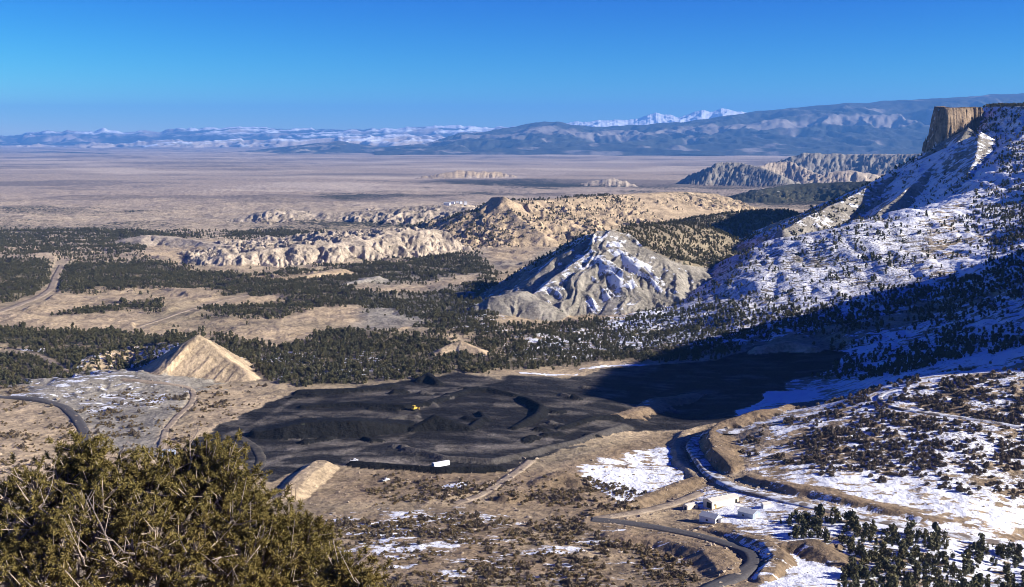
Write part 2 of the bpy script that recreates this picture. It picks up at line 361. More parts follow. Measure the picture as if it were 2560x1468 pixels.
# ------------------------------------------------------------------ land cover survey (polygons on the base terrain)
RU0, RV0, RS = -400, 280, 2.0
RW, RH = 1700, 640
def polymask(poly):
    pu = np.arange(RW) * RS + RU0; pv = np.arange(RH) * RS + RV0
    inside = np.zeros((RH, RW), bool)
    pl = np.array(poly, float)
    y0, y1 = pl[:, 1].min(), pl[:, 1].max()
    rows = np.where((pv >= y0) & (pv <= y1))[0]
    n = len(pl)
    for r_ in rows:
        y = pv[r_]; xs = []
        for i in range(n):
            (xa, ya), (xb, yb) = pl[i], pl[(i + 1) % n]
            if (ya > y) != (yb > y): xs.append(xa + (y - ya) / (yb - ya) * (xb - xa))
        xs.sort()
        for a, b in zip(xs[::2], xs[1::2]): inside[r_, (pu >= a) & (pu < b)] = True
    return inside.astype(np.float32)
LAYERS = {}
def newlayer(n, v=0.0): LAYERS[n] = np.full((RH, RW), v, np.float32)
def paint(n, val, poly, soft=3.0):
    m = polymask(poly)
    if soft: m = blur(blur(m, soft, 0), soft * 1.6, 1)
    L = LAYERS[n]; L += (val - L) * m
def band(n, val, pts, w, soft=1.5):
    """painted strip along a polyline, w half width in rows at that place"""
    pu = (np.arange(RW) * RS + RU0)[None, :]; pv = (np.arange(RH) * RS + RV0)[:, None]
    best = np.full((RH, RW), 1e9, np.float32)
    for (ax, ay), (bx, by) in zip(pts[:-1], pts[1:]):
        dx, dy = bx - ax, by - ay; L = dx * dx + dy * dy
        t = np.clip(((pu - ax) * dx + (pv - ay) * dy) / L, 0, 1)
        best = np.minimum(best, np.hypot(pu - ax - t * dx, pv - ay - t * dy))
    m = 1 - sstep(w - soft, w + soft, best)
    L_ = LAYERS[n]; L_ += (val - L_) * m
def layer(n, u, v):
    x = np.clip((u - RU0) / RS, 0, RW - 1.01); y = np.clip((v - RV0) / RS, 0, RH - 1.01)
    i = x.astype(int); j = y.astype(int); a = (x - i).astype(np.float32); b = (y - j).astype(np.float32)
    L = LAYERS[n]
    return (L[j, i] * (1 - a) + L[j, i + 1] * a) * (1 - b) + (L[j + 1, i] * (1 - a) + L[j + 1, i + 1] * a) * b
for n in ('flat', 'coal', 'snow', 'tree', 'shrub', 'gray', 'brown', 'bare', 'track'): newlayer(n)
ROADP = {   # photo pixels of the centre line, width in metres, kind
 'road_left': ([(-60, 992), (40, 996), (110, 1003), (160, 1017), (190, 1045), (208, 1075), (214, 1105), (216, 1150), (216, 1190)], 8.5, 'asphalt'),
 'road_haul': ([(300, 948), (400, 958), (470, 968), (486, 985), (478, 1010), (440, 1045), (412, 1080), (405, 1115), (405, 1150)], 5.5, 'dirt'),
 'road_hairpin': ([(1470, 1300), (1560, 1308), (1650, 1322), (1760, 1343), (1840, 1368), (1884, 1392), (1886, 1415), (1850, 1438), (1790, 1462), (1740, 1490)], 8.0, 'asphalt'),
 'road_dirt': ([(1330, 1150), (1300, 1175), (1240, 1215), (1190, 1245), (1130, 1262)], 6.5, 'dirt'),
 'road_upper': ([(2560, 1072), (2450, 1052), (2330, 1035), (2240, 1022), (2200, 1005), (2195, 990), (2240, 975), (2260, 968)], 3.6, 'snow'),
 'road_lower': ([(1480, 1300), (1560, 1288), (1640, 1272), (1700, 1255), (1755, 1232)], 8.0, 'dirt'),
 'road_wash': ([(1900, 1064), (1800, 1080), (1745, 1098), (1730, 1122), (1748, 1158), (1788, 1194), (1840, 1222), (1960, 1252), (2100, 1285), (2250, 1315), (2400, 1342), (2560, 1372)], 8.5, 'snow'),
 'road_far': ([(155, 662), (140, 690), (128, 722), (100, 742), (40, 766), (-40, 792)], 13.0, 'dirt'),
 'road_far2': ([(30, 880), (90, 888), (130, 905), (170, 932)], 7.0, 'dirt'),
 'road_meadow': ([(620, 738), (520, 762), (430, 790), (345, 818)], 6.0, 'dirt'),
 'road_coal': ([(560, 1085), (596, 1092), (640, 1120), (655, 1150), (640, 1180), (600, 1195)], 7.0, 'coaldust'),
}
COALP = [(455, 1128), (520, 1085), (610, 1044), (672, 1003), (745, 980), (900, 965), (1050, 945), (1150, 935), (1250, 950), (1300, 940), (1420, 945), (1490, 925), (1640, 915), (1790, 905), (1900, 868), (2030, 868), (2120, 880), (2080, 925), (1960, 955), (1900, 1000), (1820, 1060), (1700, 1070), (1540, 1080), (1440, 1108), (1340, 1140), (1280, 1172), (1150, 1178), (1000, 1170), (880, 1158), (800, 1165), (720, 1200), (690, 1215), (640, 1190), (600, 1160)]
paint('coal', 1, COALP, 1.2)
paint('flat', .85, COALP, 4)
for tr_, w_ in (([(560, 1090), (640, 1062), (760, 1036), (900, 1030), (1010, 1040), (1050, 1052)], 4), ([(620, 1185), (720, 1140), (900, 1124), (1020, 1086), (1050, 1052), (1040, 1030)], 5),
               ([(1000, 1036), (1090, 1000), (1180, 966), (1260, 945)], 7), ([(640, 1062), (690, 1030), (745, 998), (900, 990), (1080, 975)], 4), ([(1050, 1052), (1250, 1090), (1400, 1085), (1540, 1040)], 4),
               ([(1100, 1120), (1240, 1125), (1370, 1102)], 9), ([(860, 1150), (1000, 1152), (1080, 1165)], 7), ([(1240, 1010), (1420, 1010), (1560, 985)], 6), ([(1320, 945), (1480, 935), (1640, 925)], 6), ([(720, 1120), (860, 1112), (990, 1098)], 5)):
    band('track', 1, tr_, w_, 3)
# tree cover
paint('tree', .16, [(-400, 520), (500, 505), (1200, 500), (1900, 480), (1900, 1468), (-400, 1468)], 12)
paint('tree', .45, [(-400, 560), (300, 560), (560, 600), (500, 650), (-400, 650)], 8)
paint('tree', .35, [(-400, 500), (420, 520), (420, 560), (-400, 560)], 6)
paint('tree', .62, [(880, 452), (1300, 448), (1500, 462), (2200, 470), (2200, 520), (1750, 520), (1500, 478), (1250, 488), (1000, 492), (860, 500), (760, 492)], 4)
for p in ([(-400, 655), (118, 658), (132, 700), (104, 735), (60, 755), (-400, 775)],
          [(160, 668), (350, 658), (560, 690), (700, 730), (640, 752), (500, 726), (300, 725), (150, 738)],
          [(480, 700), (700, 690), (1000, 660), (1200, 660), (1250, 800), (1130, 790), (950, 770), (700, 800), (520, 785), (480, 765), (720, 745)],
          [(-400, 822), (220, 818), (420, 846), (520, 830), (480, 860), (300, 865), (-400, 870)],
          [(520, 836), (700, 870), (800, 830), (1100, 840), (1240, 905), (1240, 930), (760, 972), (700, 960), (600, 900)],
          [(1200, 870), (1500, 862), (1650, 790), (1900, 800), (1830, 880), (1500, 905), (1240, 925)],
          [(0, 880), (260, 860), (450, 900), (470, 940), (300, 945), (100, 960), (0, 980)],
          [(230, 770), (400, 752), (420, 772), (330, 800), (90, 800)]):
    paint('tree', .78, p, 3)
for p in ([(-400, 815), (30, 782), (160, 742), (310, 732), (330, 752), (240, 770), (100, 800), (60, 820), (380, 825), (330, 800), (200, 812)],
          [(255, 770), (430, 730), (560, 735), (500, 752), (300, 768)], [(80, 808), (300, 782), (380, 782), (340, 815), (300, 826), (80, 822)],
          [(490, 752), (640, 742), (730, 748), (640, 765), (500, 768)], [(640, 805), (800, 780), (910, 765), (880, 800), (720, 815)],
          [(880, 720), (1150, 690), (1210, 690), (1190, 712), (900, 738)], [(1240, 600), (1440, 585), (1400, 620), (1300, 655), (1200, 655)],
          [(380, 605), (640, 600), (900, 580), (1000, 560), (1050, 570), (900, 610), (520, 660), (420, 655), (360, 640)]):
    paint('tree', .03, p, 2.5); paint('bare', 1, p, 2.5)
for p in ([(900, 650), (1180, 628), (1250, 700), (1240, 840), (1090, 840), (1000, 775), (880, 690)], [(1180, 830), (1500, 800), (1560, 850), (1300, 905), (1200, 900)], [(500, 600), (640, 570), (1000, 540), (1240, 560), (1200, 600), (900, 575), (700, 600)]):
    paint('tree', .60, p, 6); paint('bare', 0, p, 6)
paint('tree', .05, [(880, 728), (1000, 712), (1180, 692), (1220, 700), (1160, 722), (960, 742)], 3); paint('bare', 1, [(880, 728), (1000, 712), (1180, 692), (1220, 700), (1160, 722), (960, 742)], 3)
paint('tree', .30, [(1620, 700), (1850, 610), (2100, 530), (2400, 540), (2400, 700), (2250, 780), (1700, 800)], 14)
paint('tree', .62, [(1560, 800), (1800, 770), (2100, 760), (2400, 690), (2900, 560), (2900, 700), (2560, 700), (2150, 830), (1900, 850), (1800, 890), (1560, 900)], 8)
paint('tree', .52, [(2390, 480), (2560, 380), (2900, 300), (2900, 620), (2500, 700), (2420, 690)], 26)
paint('tree', .46, [(2380, 255), (3000, 245), (3000, 480), (2480, 420), (2420, 330)], 8)
paint('tree', .36, [(1850, 960), (2000, 860), (2560, 700), (2900, 650), (2900, 880), (2300, 960)], 6)
paint('tree', .62, [(2220, 940), (2280, 880), (2420, 800), (2440, 860), (2330, 920), (2260, 965)], 6)
paint('tree', .50, [(1930, 1290), (2050, 1275), (2560, 1375), (2900, 1400), (2900, 1560), (1900, 1560), (2100, 1460), (2100, 1380), (1960, 1340)], 5)
paint('tree', .0, [(-400, 1000), (500, 940), (700, 975), (1500, 930), (1900, 930), (2150, 960), (2900, 800), (2900, 1340), (2300, 1290), (1900, 1260), (1900, 1468), (-400, 1468)], 3)
paint('shrub', .40, [(1900, 1060), (2200, 970), (2560, 900), (2900, 850), (2900, 1330), (2560, 1270), (2200, 1200), (1880, 1170)], 8)
paint('shrub', .44, [(2150, 1130), (2300, 1020), (2560, 960), (2900, 930), (2900, 1250), (2560, 1190), (2300, 1160)], 10)
paint('shrub', .22, [(1800, 1060), (2000, 1010), (2000, 1180), (1860, 1170)], 4)
paint('shrub', .36, [(800, 1290), (1500, 1290), (1800, 1400), (1800, 1560), (700, 1560)], 6)
paint('shrub', .36, [(880, 1180), (1250, 1190), (1480, 1180), (1640, 1250), (1500, 1300), (1250, 1260), (900, 1260)], 6)
paint('shrub', .42, [(1600, 640), (2100, 540), (2400, 560), (2300, 760), (1700, 790)], 8)
paint('shrub', .24, [(-400, 940), (520, 940), (690, 980), (640, 1050), (480, 1140), (480, 1240), (-400, 1240)], 6)
# snow cover
paint('snow', .63, [(1640, 720), (1760, 690), (1850, 610), (2000, 555), (2250, 518), (2420, 420), (2900, 300), (2900, 720), (2500, 720), (1900, 860), (1560, 880), (1300, 900), (1200, 870), (1560, 800)], 8)
paint('snow', .80, [(2390, 262), (2900, 250), (2900, 720), (2400, 700), (2380, 480)], 8)
paint('snow', .56, [(1780, 1060), (1880, 1000), (1800, 960), (1980, 900), (2150, 850), (2560, 690), (2900, 640), (2900, 940), (2400, 920), (2100, 1000)], 6)
paint('snow', .97, [(2090, 885), (2180, 870), (2250, 885), (2230, 930), (2120, 925)], 3)
paint('snow', .97, [(1870, 985), (2030, 970), (2060, 990), (1990, 1010), (1900, 1000)], 2)
paint('snow', .97, [(1785, 1050), (1900, 1018), (1920, 1030), (1860, 1052), (1800, 1060)], 2)
paint('snow', .57, [(1810, 1100), (2000, 1020), (2200, 955), (2560, 900), (2900, 850), (2900, 1400), (2560, 1340), (2100, 1250), (1890, 1190), (1820, 1160)], 6)
paint('snow', .42, [(1780, 1075), (2000, 1005), (2190, 955), (2200, 985), (2000, 1050), (1800, 1100)], 4)
paint('snow', .64, [(1740, 1215), (1900, 1215), (2560, 1340), (2900, 1380), (2900, 1560), (1850, 1560), (1930, 1400), (1900, 1340), (1740, 1300)], 6)
paint('snow', .62, [(1430, 1165), (1560, 1150), (1740, 1165), (1760, 1190), (1650, 1230), (1560, 1270), (1500, 1230)], 4)
paint('snow', .92, [(1440, 1195), (1510, 1225), (1560, 1265), (1570, 1230), (1620, 1190), (1500, 1170)], 3)
paint('snow', .56, [(1570, 1130), (1720, 1100), (1740, 1180), (1560, 1165)], 4)
paint('snow', .44, [(780, 1290), (960, 1270), (1230, 1270), (1430, 1300), (1400, 1350), (1180, 1310), (860, 1370)], 6)
paint('snow', .42, [(1230, 1262), (1420, 1300), (1700, 1330), (1740, 1420), (1560, 1430), (1400, 1340)], 6)
paint('snow', .30, [(850, 1330), (1700, 1340), (1700, 1560), (700, 1560)], 8)
paint('snow', .44, [(250, 880), (420, 845), (480, 855), (470, 930), (430, 960), (250, 950)], 4)
paint('snow', .40, [(120, 965), (300, 945), (420, 965), (420, 1010), (240, 1050), (120, 985)], 4)
paint('snow', .40, [(1300, 905), (1350, 870), (1560, 850), (1560, 900)], 4)
paint('snow', .9, [(1100, 1213), (1165, 1209), (1168, 1219), (1105, 1224)], .8)
paint('snow', .8, [(48, 872), (120, 866), (110, 880), (60, 882)], 1)
paint('snow', .45, [(-60, 1215), (110, 1205), (110, 1260), (-60, 1270)], 2)
paint('snow', .35, [(1150, 740), (1300, 700), (1300, 850), (1150, 840)], 6)
paint('snow', .38, [(620, 880), (1000, 880), (1000, 940), (700, 960)], 6)
band('snow', .95, [(1300, 930), (1380, 936), (1440, 932)], 2.5)
band('snow', .95, [(1450, 922), (1560, 914), (1700, 914), (1780, 914)], 2.2)
# grounds
paint('gray', 1, [(60, 1000), (120, 955), (300, 945), (400, 960), (480, 975), (470, 1010), (400, 1080), (390, 1150), (240, 1120), (215, 1060), (140, 1010)], 3)
paint('bare', 1, [(440, 1140), (480, 1080), (490, 985), (540, 968), (680, 990), (690, 1015), (640, 1050), (520, 1115)], 3)
paint('bare', 1, [(-400, 1010), (60, 1005), (170, 1035), (200, 1110), (200, 1150), (-400, 1150)], 3)
paint('bare', 1.6, [(-400, 1150), (150, 1148), (140, 1195), (-400, 1215)], 3)
paint('gray', .75, [(1620, 700), (1850, 610), (2000, 555), (2260, 515), (2350, 525), (2300, 760), (1600, 800)], 8)
paint('gray', 1, [(880, 700), (1210, 660), (1240, 800), (900, 830)], 6)
paint('gray', .8, [(1180, 655), (1250, 600), (1440, 580), (1420, 640), (1250, 670)], 4)
paint('brown', .9, [(700, 1240), (760, 1165), (1000, 1172), (1300, 1175), (1450, 1150), (1640, 1080), (1780, 1065), (1780, 1210), (2000, 1300), (2000, 1560), (600, 1560)], 5)
paint('brown', .75, [(1880, 1080), (2190, 960), (2560, 900), (2900, 850), (2900, 1500), (1880, 1500)], 8)

for pl_, w_, k_ in ROADP.values():
    band('flat', .93, pl_, w_ * 1.1 + 4, 4)
    band('tree', 0, pl_, w_ * .7 + 2, 2); band('shrub', 0, pl_, w_ * .7 + 2, 2)

# ------------------------------------------------------------------ ground mesh: rows spent where the land turns towards the valley view
def ground_grid(ncol=1120, nrow=1000):
    tin = np.linspace(-.425, .425, ncol - 240)
    tl = -.425 - (np.linspace(0, 1, 121)[1:] ** 1.6)[::-1] * .5
    tr = .425 + np.linspace(0, 1, 121)[1:] ** 1.6 * .75
    T = np.concatenate([tl, tin, tr])
    tc = T[::6]
    yl = np.concatenate([np.linspace(math.log(3), math.log(500), 60)[:-1], np.linspace(math.log(500), math.log(7000), 1500)[:-1], np.linspace(math.log(7000), math.log(150000), 260)])
    Yc = np.exp(yl)
    XX = tc[:, None] * Yc[None]; YY = np.broadcast_to(Yc[None], XX.shape)
    Z = h_full(XX.ravel(), np.ascontiguousarray(YY).ravel()).reshape(XX.shape)
    _, pv = proj(XX, YY, Z)
    dv = -np.diff(pv, axis=1)
    dl = np.diff(yl)[None]
    inview = ((pv[:, 1:] < 1520) & (pv[:, 1:] > 150))
    dens = np.where(inview, np.hypot(np.where(dv > 0, dv, dv * .12), dl * 26), dl * 4)
    dens = blur(blur(dens, 7, 0), 3, 1)
    cum = np.concatenate([np.zeros((len(tc), 1)), np.cumsum(dens, 1)], 1)
    q = np.linspace(0, 1, nrow)
    rows = np.array([np.interp(q, c / c[-1], yl) for c in cum])       # per coarse column
    lnY = np.empty((len(T), nrow))
    for j in range(nrow): lnY[:, j] = np.interp(T, tc, rows[:, j])
    Y = np.exp(lnY)
    return T[:, None] * Y, Y
GX, GY = ground_grid()
nC, nR = GX.shape
gz, gzb, gu, gv, grid_i, n_a, n_b, n_rid, n_fine = h_full(GX.ravel(), GY.ravel(), True)

CO = dict(tan=(.43, .33, .21), pale=(.41, .34, .255), gray=(.27, .245, .20), brown=(.235, .17, .105), olive=(.23, .19, .125),
          coal=(.013, .0125, .013), coaldust=(.085, .076, .066), rock=(.225, .165, .11), valley=(.375, .30, .225), snow=(.8, .82, .86))
CO = {k: np.array(v, np.float32) for k, v in CO.items()}
def cover(X, Y, z, u, v, ri, n_a, n_b):
    """base colour, and snow / tree / shrub shares"""
    f = fbm(N1, X / 60, Y / 60, 4); st = fbm(N2, X / 340 , Y / 120, 4); stf = fbm(N3, X / 2600 + 3, Y / 2100, 4, .6)
    wu = u + 14 * f + 6 * st; wv = v +  np.clip(26000 / np.maximum(Y, 300), 1, 12) * (.35 * st + .25 * f)
    nf = 1 - sstep(7500, 14000, Y)
    f = f * nf; st = st * nf
    n = len(X)
    c = np.tile(CO['tan'], (n, 1))
    def mix(col, k):
        nonlocal c
        k = np.clip(k, 0, 1)[:, None]; c = c + (col - c) * k
    lnY = np.log(np.maximum(Y, 1))
    mix(CO['olive'], np.clip(.35 + 1.2 * st, 0, .8))
    mix(CO['pale'], sstep(7.6, 8.2, lnY) * .6)
    vf = sstep(math.log(4600), math.log(7500), lnY)
    mix(CO['valley'], vf)
    mix(np.array([.17, .14, .115], np.float32), vf * sstep(.03, .26, stf + .25 * st) * .8)
    mix(np.array([.52, .43, .33], np.float32), vf * sstep(.10, .3, -stf + .3 * f) * .8)
    L = {k: layer(k, wu, wv) for k in LAYERS}
    L['coal'] = layer('coal', u + 34 * f + 22 * n_a, v + 9 * f + 6 * n_a)
    mix(CO['gray'], L['gray']); mix(CO['brown'], L['brown'] * np.clip(.75 + 1.2 * f, .2, 1))
    mix(CO['tan'] if True else 0, L['bare'] * .9)
    mix(np.array([.50, .39, .26], np.float32), (L['bare'] - 1))
    mix(np.array([.30, .235, .165], np.float32), np.clip(L['bare'], 0, 1) * sstep(.1, .4, st) * .5)
    snow = L['snow'] * 1.0; tree = L['tree'] * 1.0; shrub = L['shrub'] * 1.0
    tree = tree * (1 - sstep(math.log(12000), math.log(20000), lnY)) * np.where(Y > 4500, .25 + .95 * sstep(-.12, .2, stf + .3 * st), 1)
    cs = fbm(N4, X / 42 + Y / 130, Y / 17 + .35 * np.sin(X / 60), 4, .55)
    k = sstep(.42, .50, L['coal'] + .12 * f)
    ccol = CO['coal'] + (CO['coaldust'] - CO['coal']) * (sstep(-.06, .30, cs) * (.45 + .55 * sstep(-.2, .25, fbm(N2, X / 90, Y / 60, 3))))[:, None]
    ccol = ccol + (np.array([.135, .118, .098], np.float32) - ccol) * np.clip(L['track'] * (.6 + 1.1 * cs), 0, .95)[:, None]
    ccol = ccol + (np.array([.16, .135, .105], np.float32) - ccol) * ((1 - sstep(.5, .8, L['coal'])) * .6)[:, None]
    ccol = ccol * (1 + .5 * (1 - sstep(880, 1000, Y)) )[:, None]
    c = c + (ccol - c) * k[:, None]
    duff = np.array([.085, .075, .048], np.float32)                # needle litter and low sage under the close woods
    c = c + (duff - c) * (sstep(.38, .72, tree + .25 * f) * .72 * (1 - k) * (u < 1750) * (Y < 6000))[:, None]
    snow *= 1 - k; tree *= 1 - k; shrub *= 1 - k
    # relief: hollows hold snow on the cold side
    for i, r in enumerate(RIDGES):
        for m, key, tr_, sn_ in ((ri == i, 'mat', r['tree'] if not r.get('table') else r['stree'], r['snow']), (ri == i + 500, 'top', r['tree'], r.get('ttop', 0))):
          if not m.any(): continue
          base = CO[r[key]]
          if r['mat'] == 'coal': base = CO['coal'] * .6
          c[m] = base * (1 + .35 * f[m] + .2 * st[m])[:, None]
          if r['mat'] == 'rock': c[m] *= np.clip(1 + 1.1 * N4(z[m] / 7 + .3 * f[m], z[m] * 0) + .5 * N3(z[m] / 2.6, X[m] / 60), .35, 1.6)[:, None]
          if tr_ or sn_ or r['mat'] in ('coal', 'coaldust', 'pale', 'tan', 'rock'):
            tree[m] = tr_; snow[m] = sn_; shrub[m] = 0
    snow = np.where(snow > .02, np.clip(snow + .35 * n_a, 0, 1), 0)
    return c, snow, tree, shrub
g_c, g_s, g_t, g_b = cover(GX.ravel(), GY.ravel(), gz, gu, gv, grid_i, n_a, n_b)
_z = gz.reshape(nC, nR); _sx = np.gradient(_z, axis=0) / np.maximum(np.gradient(GX, axis=0), .01)
_sx = np.clip(blur(_sx, 1.5, 0), -.7, .7).ravel()
g_s = np.where(g_s > .02, np.clip(g_s + .20 * _sx, 0, 1), 0)      # snow melts first on slopes that face the winter sun

def grid_mesh(name, X, Y, Z, nC, nR):
    me = bpy.data.meshes.new(name)
    n = nC * nR
    me.vertices.add(n)
    co = np.empty((n, 3), np.float32); co[:, 0] = X.ravel(); co[:, 1] = Y.ravel(); co[:, 2] = Z.ravel()
    me.vertices.foreach_set('co', co.ravel())
    idx = np.arange(n, dtype=np.int32).reshape(nC, nR)
    q = np.stack([idx[:-1, :-1], idx[1:, :-1], idx[1:, 1:], idx[:-1, 1:]], -1).reshape(-1, 4)
    me.loops.add(q.size); me.polygons.add(len(q))
    me.loops.foreach_set('vertex_index', q.ravel())
    me.polygons.foreach_set('loop_start', np.arange(0, q.size, 4, dtype=np.int32))
    me.polygons.foreach_set('use_smooth', np.ones(len(q), bool))
    me.update(calc_edges=True)
    return me
def set_attr(me, name, rgb, a=None):
    at = me.color_attributes.new(name, 'FLOAT_COLOR', 'POINT')
    d = np.ones((len(me.vertices), 4), np.float32); d[:, :3] = rgb
    at.data.foreach_set('color', d.ravel())

# ------------------------------------------------------------------ materials
def mat(name):
    m = bpy.data.materials.new(name); m.use_nodes = True
    t = m.node_tree; b = t.nodes['Principled BSDF']
    b.inputs['Roughness'].default_value = .9
    b.inputs['Specular IOR Level'].default_value = .15
    return m, t, b
def nd(t, kind, **kw):
    n = t.nodes.new(kind)
    for k, v in kw.items():
        if k.startswith('i_'): n.inputs[int(k[2:]) if k[2:].isdigit() else k[2:]].default_value = v
        else: setattr(n, k, v)
    return n
def rng_node(t, src, a, b, c=0., d=1., smooth=True):
    n = t.nodes.new('ShaderNodeMapRange')
    if smooth: n.interpolation_type = 'SMOOTHSTEP'
    n.inputs[1].default_value = a; n.inputs[2].default_value = b; n.inputs[3].default_value = c; n.inputs[4].default_value = d
    t.links.new(src, n.inputs[0]); return n.outputs[0]
def math_node(t, op, a, b=None):
    n = t.nodes.new('ShaderNodeMath'); n.operation = op
    for i, x in enumerate((a, b)):
        if x is None: continue
        if hasattr(x, 'node'): t.links.new(x, n.inputs[i])
        else: n.inputs[i].default_value = x
    return n.outputs[0]
def mix_node(t, f, a, b, mode='MIX'):
    n = t.nodes.new('ShaderNodeMix'); n.data_type = 'RGBA'; n.blend_type = mode
    for i, x in ((0, f), (6, a), (7, b)):
        if hasattr(x, 'node'): t.links.new(x, n.inputs[i])
        elif i == 0: n.inputs[0].default_value = x
        else: n.inputs[i].default_value = (*x, 1) if len(x) == 3 else x
    return n.outputs[2]
def noise_node(t, scale, detail=5, rough=.55, vec=None, stretch=None):
    g = nd(t, 'ShaderNodeNewGeometry')
    v = g.outputs['Position'] if vec is None else vec
    if stretch:
        mp = nd(t, 'ShaderNodeMapping'); mp.inputs['Scale'].default_value = stretch
        t.links.new(v, mp.inputs[0]); v = mp.outputs[0]
    n = nd(t, 'ShaderNodeTexNoise'); n.inputs['Scale'].default_value = scale; n.inputs['Detail'].default_value = detail; n.inputs['Roughness'].default_value = rough
    t.links.new(v, n.inputs['Vector'])
    return n.outputs['Fac']

def ground_material():
    m, t, b = mat('land')
    col = nd(t, 'ShaderNodeVertexColor', layer_name='Col'); msk = nd(t, 'ShaderNodeVertexColor', layer_name='Mask')
    sp = nd(t, 'ShaderNodeSeparateColor'); t.links.new(msk.outputs[0], sp.inputs[0])
    n1 = noise_node(t, .035, 8, .62); n2 = noise_node(t, .22, 6, .6)
    f = math_node(t, 'ADD', rng_node(t, n1, .3, .7, .72, 1.25), rng_node(t, n2, .3, .7, -.28, .28))
    base = mix_node(t, 1.0, col.outputs[0], (0, 0, 0), 'MULTIPLY')
    bn = t.nodes.new('ShaderNodeVectorMath'); bn.operation = 'SCALE'
    t.links.new(col.outputs[0], bn.inputs[0]); t.links.new(f, bn.inputs['Scale'])
    c = bn.outputs[0]
    # low scrub: brown speckles a metre or two across
    s1 = noise_node(t, .38, 4, .65)
    sh = rng_node(t, math_node(t, 'ADD', math_node(t, 'MULTIPLY', sp.outputs[2], .62), s1), .76, .86)
    c = mix_node(t, sh, c, (.10, .075, .05))
    # snow lying in patches
    s2 = noise_node(t, .075, 9, .72, stretch=(.7, 1.3, 1))
    sn0 = rng_node(t, s2, .28, .72, 0, 1, False)
    sn = rng_node(t, math_node(t, 'ADD', sp.outputs[0], sn0), .97, 1.05)
    sn = math_node(t, 'MULTIPLY', sn, math_node(t, 'SUBTRACT', 1.0, math_node(t, 'MULTIPLY', sh, .85)))
    c = mix_node(t, sn, c, (.80, .82, .86))
    # distant woodland: crowns too small to model
    s3 = noise_node(t, .085, 5, .75)
    s3 = rng_node(t, s3, .3, .7, 0, 1, False)
    tr = rng_node(t, math_node(t, 'ADD', sp.outputs[1], s3), .93, 1.03)
    c = mix_node(t, tr, c, mix_node(t, n2, (.022, .026, .016), (.055, .055, .034)))
    t.links.new(c, b.inputs['Base Color'])
    bp = nd(t, 'ShaderNodeBump'); bp.inputs['Strength'].default_value = .8; bp.inputs['Distance'].default_value = 2.0
    hgt = math_node(t, 'ADD', math_node(t, 'MULTIPLY', n1, 2.0), n2)
    t.links.new(hgt, bp.inputs['Height']); t.links.new(bp.outputs[0], b.inputs['Normal'])
    return m
M_LAND = ground_material()

me = grid_mesh('ground', GX, GY, gz, nC, nR)
set_attr(me, 'Col', np.clip(g_c, .01, .9))
farw = sstep(3300, 4200, GY.ravel())
g_tm = np.where(g_t > .02, g_t * (.35 + .65 * farw) + (.30 * n_b + .16 * n_rid - .05), 0)
set_attr(me, 'Mask', np.stack([g_s, np.clip(g_tm, 0, 1), g_b], -1))
me.materials.append(M_LAND)
def put(o, label=None, cat=None, group=None, kind=None):
    if label: o['label'] = label
    if cat: o['category'] = cat
    if group: o['group'] = group
    if kind: o['kind'] = kind
    return o
ground = bpy.data.objects.new('ground', me); COL.objects.link(ground)
put(ground, 'broken canyon and valley ground with patches of snow', 'ground', kind='structure')

# ------------------------------------------------------------------ far mountains and tablelands
def mountain(name, label, crest, Yc, Yf, base_py, colour, rough, wl, seed, snow=(9e9, 1), scarp=None, back=None, ncol=520, nrow=90, woods=.5, jag=0.):
    cx = [p[0] for p in crest]
    U = np.linspace(cx[0], cx[-1], ncol); V = np.concatenate([np.linspace(0, 1, nrow), np.linspace(1, 1.6, 16)[1:]])
    ny = len(V)
    n = Noise(seed)
    cz = z_of(np.interp(U, cx, [p[1] for p in crest]), Yc)
    cz = cz + jag * fbm(n, U / 26, U * 0 + 3.3, 4, .6)
    Yb = Yf + (Yc - Yf) * V
    X = (U[:, None] - 1280) / F * Yb[None] * 1.005; Y = np.broadcast_to(Yb[None], X.shape)
    zb = z_of(base_py, Yf)
    w = np.clip(V, 0, 1)[None]
    ends = np.clip(np.minimum(U - cx[0], cx[-1] - U) / 60, 0, 1)[:, None] if back is None else 1
    x = X / wl; y = Y / wl
    rg = 1 - np.abs(fbm(n, x + .4 * n(x * .5, y * .5), y * .6, 5, .52)) * 2.4
    if scarp:
        prof = np.interp(w, *scarp)
    else:
        prof = w ** 1.15
    H = (cz[:, None] - zb)
    Z = zb + H * prof + rough * (rg - .55) * np.sin(np.pi * np.clip(w * .93 + .04, 0, 1)) + rough * .10 * n(x * 3, y * 3)
    Z = np.where(V[None] > 1, zb + (Z[:, nrow - 1:nrow] - zb) * (1 - (V[None] - 1) * 1.3), Z)
    Z -= (1 - w) * 60 * (w < .03)
    me = grid_mesh(name, X, Y, Z, ncol, ny)
    h = (Z - zb) / np.maximum(H.max(), 1)
    st = fbm(n, x * 1.3 + 9, y * 1.3, 4, .6)
    c = np.empty((ncol, ny, 3), np.float32); c[:] = colour[0]
    k = sstep(-.05, .2, st + woods - .5 + (0 if not scarp else -.9 * np.exp(-((w - scarp[2]) / .07) ** 2)) if scarp and len(scarp) > 2 else st + woods - .5)[..., None]
    c += (np.array(colour[1], np.float32) - c) * k
    gz_ = np.gradient(Z, axis=1) / np.gradient(Y, axis=1)
    gx_ = np.gradient(Z, axis=0) / np.gradient(X, axis=0)
    s = sstep(snow[0], snow[0] + snow[1], Z + 900 * (rg - .5) * snow[2] + 500 * st if len(snow) > 2 else Z)[..., None] if snow[0] < 1e9 else 0
    c += (np.array([.8, .83, .88], np.float32) - c) * s
    set_attr(me, 'Col', c.reshape(-1, 3)); set_attr(me, 'Mask', np.zeros((ncol * ny, 3)))
    me.materials.append(M_LAND)
    o = bpy.data.objects.new(name, me); COL.objects.link(o)
    return put(o, label, 'mountains', kind='structure')
